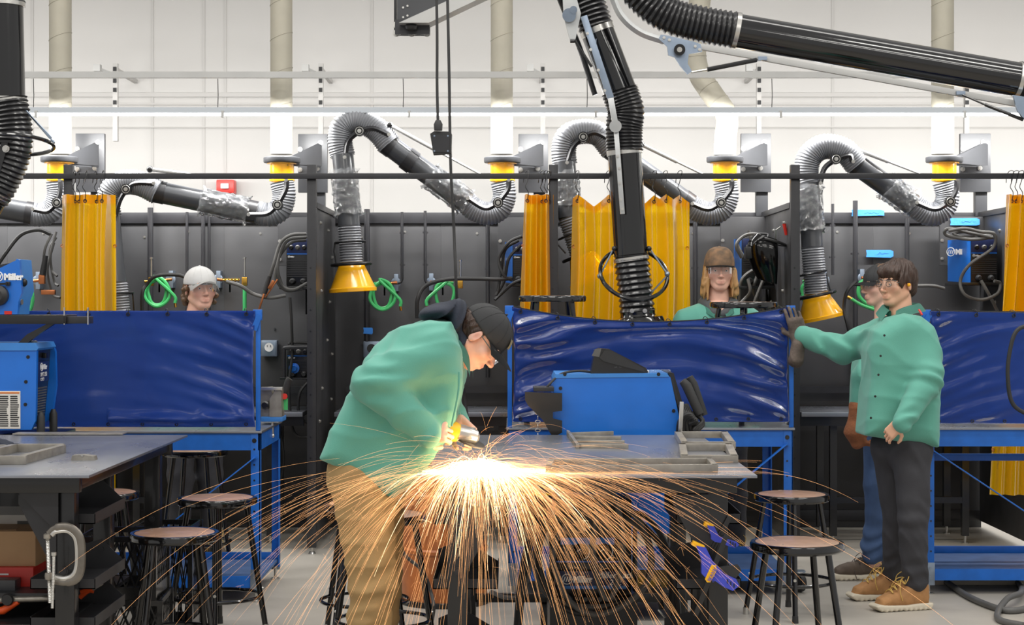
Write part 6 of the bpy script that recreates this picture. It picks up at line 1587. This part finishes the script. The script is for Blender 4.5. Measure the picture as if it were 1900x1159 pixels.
# milk crates, cartons and boxes under the left table
def crate(c, w, d, h, rot, lab, word=None):
    t = thing('milk_crate', c, lab, 'crate', 'black plastic milk crates under the left table'); R = Matrix.Rotation(rot, 3, 'Z'); q = lambda x, y, z: Vector(c)+R @ V(x, y, z)
    m = MB(); m.box(q(0, 0, .006), (w-.01, d-.01, .012), R)
    for z, hh in ((.03, .05), (h-.012, .024)):
        for s in (-1, 1):
            m.box(q(0, s*d/2, z), (w, .008, hh), R); m.box(q(s*w/2, 0, z), (.008, d, hh), R)
    for a in (-1, 1):
        for b in (-1, 1): m.box(q(a*w/2, b*d/2, h/2), (.022, .022, h), R)
    m.build('frame', 'quilt_black', t)
    l = MB(); n = 8
    for s in (-1, 1):
        for k in range(-1, n):
            for dirn in (1, -1):
                for face in (0, 1):
                    L = w if face == 0 else d; x0 = -L/2+k*L/n; x1 = x0+2*L/n; xa, xb = max(x0, -L/2), min(x1, L/2)
                    f0, f1 = (xa-x0)/(x1-x0), (xb-x0)/(x1-x0); z0, z1 = .055+(h-.08)*f0, .055+(h-.08)*f1
                    if dirn < 0: z0, z1 = .055+(h-.08)*(1-f0), .055+(h-.08)*(1-f1)
                    A = q(xa, s*d/2, z0) if face == 0 else q(s*w/2, xa, z0); Bq = q(xb, s*d/2, z1) if face == 0 else q(s*w/2, xb, z1)
                    l.seg(A, Bq, .006, .006)
    l.build('lattice', 'quilt_black', t, kind='stuff')
    if word: text(word, .05, q(-w/2+.03, -d/2-.005, .008), 'white_paint', t, right=R @ V(1, 0, 0))
    return t
crate(V((236-CX)*7.5/F, 7.5, 0), .33, .33, .28, .06, 'black milk crate under the left table, lettered, nearest the stools', 'STAF')
crate(V((230-CX)*7.5/F, 7.5, .282), .32, .32, .27, .02, 'black milk crate stacked on top of the lettered one')
crate(V((312-CX)*8.2/F, 8.2, 0), .26, .26, .50, .0, 'taller black milk crate behind the stacked pair')
def carton(x0, y0, x1, y1, d, m, lab, dep=.3):
    t = thing('carton', P((x0+x1)/2, y1, d), lab, 'box'); 
    MB().bb(P(x0, y1, d), P(x1, y0, d)+V(0, dep, 0), .004).build('box', m, t); return t
# lower shelf that carries them
s_ = MB().bb(P(-130, 1112, 6.6), V(P(115, 0, 6.6).x, 7.6, P(0, 1100, 6.6).z)).build('lower_shelf', 'frame_black'); tag(s_, 'black sheet shelf low under the left table', 'shelf')
s2_ = MB().bb(P(-130, 1166, 6.5), V(P(115, 0, 6.5).x, 7.7, P(0, 1158, 6.5).z)).build('bottom_shelf', 'frame_black'); tag(s2_, 'lowest black shelf at the bottom left corner', 'shelf')
b = carton(-60, 1052, 62, 1098, 6.75, 'red_enamel', 'flat red box beneath the brown carton under the left table')
for k in range(2): MB().box(P(4, 1065+k*7, 6.748), (.05, .001, .006)).build('print', 'white_paint', b)
b = carton(-70, 985, 66, 1051, 6.78, 'cardboard', 'brown cardboard carton resting on the red box')
MB().prism([P(-60, 986, 6.8), P(30, 984, 6.8), P(36, 978, 6.9), P(-60, 978, 6.9)], (0, 0, .004)).build('flap', 'cardboard', b)
b = carton(-80, 955, 60, 984, 7.0, 'paper', 'white lidded box on top of the brown carton')
MB().bb(P(32, 982, 6.995), P(58, 966, 6.999)).build('printed_label', 'cable_grey', b)
b = carton(-60, 1076, 28, 1100, 6.66, 'bracket_grey', 'small grey metal tray at the left edge below the red box', .08)
t = thing('torch_set', P(10, 1130, 6.6), 'orange handled hand tool lying on the lowest shelf', 'hand tool')
MB().tube([P(-30, 1136, 6.6), P(6, 1132, 6.6), P(34, 1116, 6.6)], [.012, .016, .010], 12).build('handle', 'orange_plastic', t)
MB().tube([P(-30, 1120, 6.6), P(8, 1112, 6.6), P(90, 1110, 6.6)], .012, 12).build('rod', 'steel_bar', t)
MB().lathe([(.02, -.01), (.024, 0), (.02, .01)], P(14, 1112, 6.58), (0, 1, 0), 16).build('collar', 'rubber', t)
t = thing('red_pliers', P(158, 1095, 6.9), 'red handled pliers lying in the bin beside the left table leg', 'hand tool')
MB().tube(catmull([P(148, 1108, 6.8), P(160, 1098, 6.8), P(172, 1092, 6.8)], 4), .010, 8).tube(catmull([P(150, 1098, 6.8), P(162, 1094, 6.8), P(174, 1096, 6.8)], 4), .010, 8).build('handle', 'orange_plastic', t)
MB().seg(P(172, 1093, 6.8), P(190, 1082, 6.8), .02, .012, bev=.003).build('jaw', 'steel_bar', t)

# vise on the end of the left bench
dV = 9.35; Q = lambda x, y, o=0.0: P(x, y, dV+o)
t = thing('bench_vise', Q(500, 790), 'grey bench vise on the right end of the left blue bench', 'vise')
MB().bb(Q(484, 782), Q(524, 773)+V(0, .16, 0), .004).build('mounting_pad', 'blue_pale', t)
MB().prism([Q(*q, .02) for q in ((484, 774), (484, 720), (502, 718), (506, 736), (502, 774))], (0, .10, 0)).build('body', 'steel_bar', t)
MB().prism([Q(*q, .0) for q in ((500, 773), (500, 740), (512, 722), (521, 720), (523, 773))], (0, .11, 0)).build('jaw', 'steel_bar', t)
MB().bb(Q(486, 758, -.02), Q(498, 744, -.02)+V(0, .06, 0), .004).lathe([(.022, 0), (.024, .02), (.016, .03)], Q(492, 751, -.01), (0, -1, 0), 18).build('slide', 'deep_black', t)
MB().bb(Q(484, 724, -.01), Q(524, 718, -.01)+V(0, .03, 0), .002).build('jaw_plate', 'bright_steel', t)
MB().tube([Q(505, 782), Q(506, 806)], .006, 8).ball(Q(506, 808), .011).build('handle', 'bright_steel', t)
t = thing('tagged_plug', Q(527, 740), 'blue plug with a green paper tag hanging by the vise', 'tag')
MB().bb(Q(520, 760, .1), Q(534, 739, .1)+V(0, .002, 0)).build('paper', 'green_hose', t); MB().cyl(Q(528, 735, .08), Q(528, 735, .1), .016, n=14).build('seal', 'red_enamel', t)
MB().tube(catmull([Q(525, 732, .15), Q(530, 722, .15), Q(534, 708, .15), Q(538, 702, .15)], 5), .018, 12).build('ribbed_sleeve', 'rubber', t)

# orange drum
dD = 8.93; R0 = .22; c = V((746-CX)*dD/F+R0, dD, 0)
t = thing('steel_drum', c, 'orange steel drum standing behind the middle table by the khaki trousers', 'drum')
MB().lathe([(R0-.004, .0), (R0+.006, .004), (R0+.006, .016), (R0, .022), (R0, .26), (R0+.008, .27), (R0+.008, .285), (R0, .295), (R0, .54), (R0+.008, .55), (R0+.008, .565), (R0, .575), (R0, .80), (R0+.006, .806), (R0+.006, .82), (R0-.01, .82), (R0-.012, .80), (.01, .80)], c, n=56).build('shell', 'drum_orange', t)
MB().lathe([(R0+.012, .0), (R0+.012, .02), (R0+.008, .028)], c, n=56).build('base_ring', 'deep_black', t)
MB().lathe([(.03, .80), (.03, .812), (.02, .815)], c+V(.1, -.08, 0), n=20).build('bung', 'bright_steel', t)

# bar clamps hooked on the right leg of the middle table
def bar_clamp(dK, m, lab, word=False):
    Q = lambda x, y, o=0.0: P(*m(x, y), dK+o)
    t = thing('bar_clamp', Q(0, 0), lab, 'clamp', 'blue bar clamps on the table leg')
    MB().seg(Q(-10, 130), Q(48, -20), .018, .006, up=(0, 1, 0), bev=.001).build('bar', 'deep_black', t)
    MB().prism([Q(*q, -.02) for q in ((-8, 0), (10, 4), (22, 28), (44, 52), (66, 62), (72, 74), (60, 84), (42, 76), (28, 66), (12, 62), (2, 52), (2, 26))], (0, .035, 0)).build('grip', 'irwin_blue', t)
    MB().prism([Q(*q, -.014) for q in ((20, 44), (40, 40), (70, 36), (76, 46), (66, 60), (44, 54), (34, 62))], (0, .024, 0)).build('trigger', 'rubber', t)
    MB().seg(Q(-16, -6, -.0), Q(6, 4, -.0), .018, .030, up=(0, 1, 0), bev=.004).build('jaw_pad', 'yellow_plastic', t)
    if word:
        MB().prism([Q(*q, -.0225) for q in ((8, 62), (20, 36), (29, 36), (29, 48), (18, 68), (12, 68))], (0, .003, 0)).build('badge', 'yellow_plastic', t)
        a, b = Q(12, 64, -.024), Q(24, 40, -.024); r = (b-a).normalized()
        text('IRWIN', .020, a, 'irwin_blue', t, right=r, up=V(0, -1, 0).cross(r)*-1 if 0 else r.cross(V(0, 1, 0))*-1)
        text('QUICK-GRIP', .009, a+V(.018, 0, -.006), 'irwin_blue', t, right=r, up=r.cross(V(0, 1, 0))*-1)
    for q in ((50, 66), (56, 70), (62, 74)): MB().box(Q(*q, -.022), (.004, .003, .014)).build('rib', 'navy_cloth', t)
    return t
bar_clamp(6.32, lambda x, y: (1300+x, 1012+y), 'lower blue and yellow bar clamp with a yellow badge', True)
bar_clamp(6.40, lambda x, y: (1318+x*.75, 974+y*.75 if y < 40 else 974+y*.5), 'upper blue and yellow bar clamp at the right leg of the middle table')

# cables on the floor at the right
t = thing('floor_cable', V(2.6, 8.9, 0), 'thick grey cable lying in a loop on the floor at the right', 'cable')
def Fl(px, py, r=.016): d = (EYE-r)*F/(py-CY); return V((px-CX)*d/F, d, r)
MB().tube(catmull([Fl(1735, 1062), Fl(1760, 1082), Fl(1800, 1108), Fl(1850, 1128), Fl(1885, 1132), Fl(1930, 1120), Fl(1960, 1100)], 8), .017, 12).build('lead', 'cable_grey', t)
MB().tube(catmull([Fl(1738, 1048), Fl(1770, 1042), Fl(1820, 1044), Fl(1866, 1060), Fl(1892, 1084), Fl(1894, 1110)+V(0, 0, .03), Fl(1870, 1122)+V(0, 0, .034), Fl(1852, 1134), Fl(1856, 1150), Fl(1900, 1160)], 8), .016, 12).build('lead', 'cable_grey', t)
o = tag(MB().tube(catmull([P(1925, 600, 8.9), P(1888, 612, 8.9), P(1874, 650, 8.9), P(1870, 700, 8.9), P(1880, 750, 8.9), P(1920, 775, 8.9)], 8), .011, 10).build('hanging_cable', 'rubber'), 'dark cable curving in at the right edge before the vinyl screen', 'cable')
o = MB().tube(catmull([Fl(900, 1100), Fl(880, 1108), Fl(860, 1112), Fl(830, 1104), Fl(812, 1098)], 6), .012, 8).build('floor_lead', 'rubber'); tag(o, 'short dark lead on the floor by the orange drum', 'cable')
o = tag(MB().tube(catmull([P(740, 1000, 8.1), P(752, 1030, 8.1), P(785, 1060, 8.1), P(800, 1100, 8.1), P(805, 1128, 8.0), Fl(800, 1160)], 8), .008, 8).build('grinder_cord', 'cable_grey'), 'grey power cord curving down beside the black stools', 'cord')
# pallet board on the floor
for i, (x0, x1, y, lab) in enumerate(((2.25, 3.9, 9.45, 'pale plank on the floor under the right blue bench'), (.05, .98, 9.5, 'pale plank on the floor under the middle blue bench'))):
    o = MB().bb((x0, y, 0), (x1, y+.30, .03), .003).build('plank', 'sole_pale'); tag(o, lab, 'plank')

# ---------------------------------------------------------------- sparks
rs = random.Random(11)
def sparks(name, n, m, lab, r0, spd, short=False):
    verts, quads = [], []
    O = V((884-CX)*6.42/F, 6.42, .938)
    tx0, tx1, ty0, ty1 = .282-.61, .282+.61, 6.27, 8.18
    def trail(pts, r):
        k0 = len(verts); n_ = len(pts)
        for i, p in enumerate(pts):
            t = (pts[min(i+1, n_-1)]-pts[max(i-1, 0)]).normalized(); x, y, _ = basis(t)
            w = r*(.35+.65*math.sin(PI*min(1, (i+.4)/(n_))))
            for k in range(3): verts.append(p+(x*math.cos(2*PI*k/3)+y*math.sin(2*PI*k/3))*w)
            if i:
                for k in range(3): quads.append((k0+3*(i-1)+k, k0+3*(i-1)+(k+1) % 3, k0+3*i+(k+1) % 3, k0+3*i+k))
    for j in range(n):
        mode = rs.random()
        az = rs.gauss(-PI/2+.22, .60) if mode < .80 else rs.uniform(-PI*1.12, .12*PI) if mode < .93 else rs.uniform(-PI, PI)
        s = spd*rs.uniform(.25, 1.0)**.8; el = rs.gauss(.04, .13) if mode < .93 else rs.uniform(.1, 1.2)
        if mode >= .93: s *= .55
        v = V(math.cos(az)*math.cos(el), math.sin(az)*math.cos(el), math.sin(el))*s
        p = O+V(rs.uniform(-.05, .06), rs.uniform(-.05, .03), rs.uniform(-.005, .02)); path = [p.copy()]; dt = .008; life = rs.uniform(.12, .30) if rs.random() < .55 else rs.uniform(.25, .55) if not short else rs.uniform(.03, .06)
        t = 0; drag = rs.uniform(.3, 1.8)
        while t < life and p.z > .01 and p.y > 4.6:
            v.z -= 9.8*dt; v *= (1-drag*dt); p = p+v*dt
            if tx0 < p.x < tx1 and ty0 < p.y < ty1 and p.z < .924:
                p.z = .924; v.z = abs(v.z)*rs.uniform(.15, .55); v.x += rs.uniform(-.2, .2)*s*.3
            path.append(p.copy()); t += dt
        if len(path) < 4: continue
        if not short:
            a = int(len(path)*rs.uniform(0, .55)); b = a+max(4, int(len(path)*rs.uniform(.25, .6)))
            path = path[a:b+1]
        if len(path) < 3: continue
        trail(path[::2] if len(path) > 8 else path, r0*rs.uniform(.5, 1.3))
        if rs.random() < .06:     # bursting ends
            e = path[-1]
            for _ in range(4):
                w = V(rs.gauss(0, 1), rs.gauss(0, 1), rs.gauss(0, 1)).normalized()*rs.uniform(.01, .035); trail([e, e+w*.5, e+w+V(0, 0, -.004)], r0*.5)
    me = bpy.data.meshes.new(name); o3 = O; me.from_pydata([v-o3 for v in verts], [], quads); me.update()
    o = link(name, me, m, None, o3); tag(o, lab, 'sparks'); o['kind'] = 'stuff'; return o
sparks('sparks', 1500, 'spark_glow', 'fan of orange grinding sparks spraying over and off the middle table', .00024, 4.9)
sparks('spark_core', 900, 'spark_hot', 'white hot dense heart of the grinding sparks on the table front', .00045, 2.0, True)
pl = bpy.data.lights.new('spark_light', 'POINT'); pl.energy = 3.5; pl.color = (1, .72, .42); pl.shadow_soft_size = .06
po = bpy.data.objects.new('spark_light', pl); COL.objects.link(po); po.location = ((905-CX)*6.32/F, 6.33, .99)
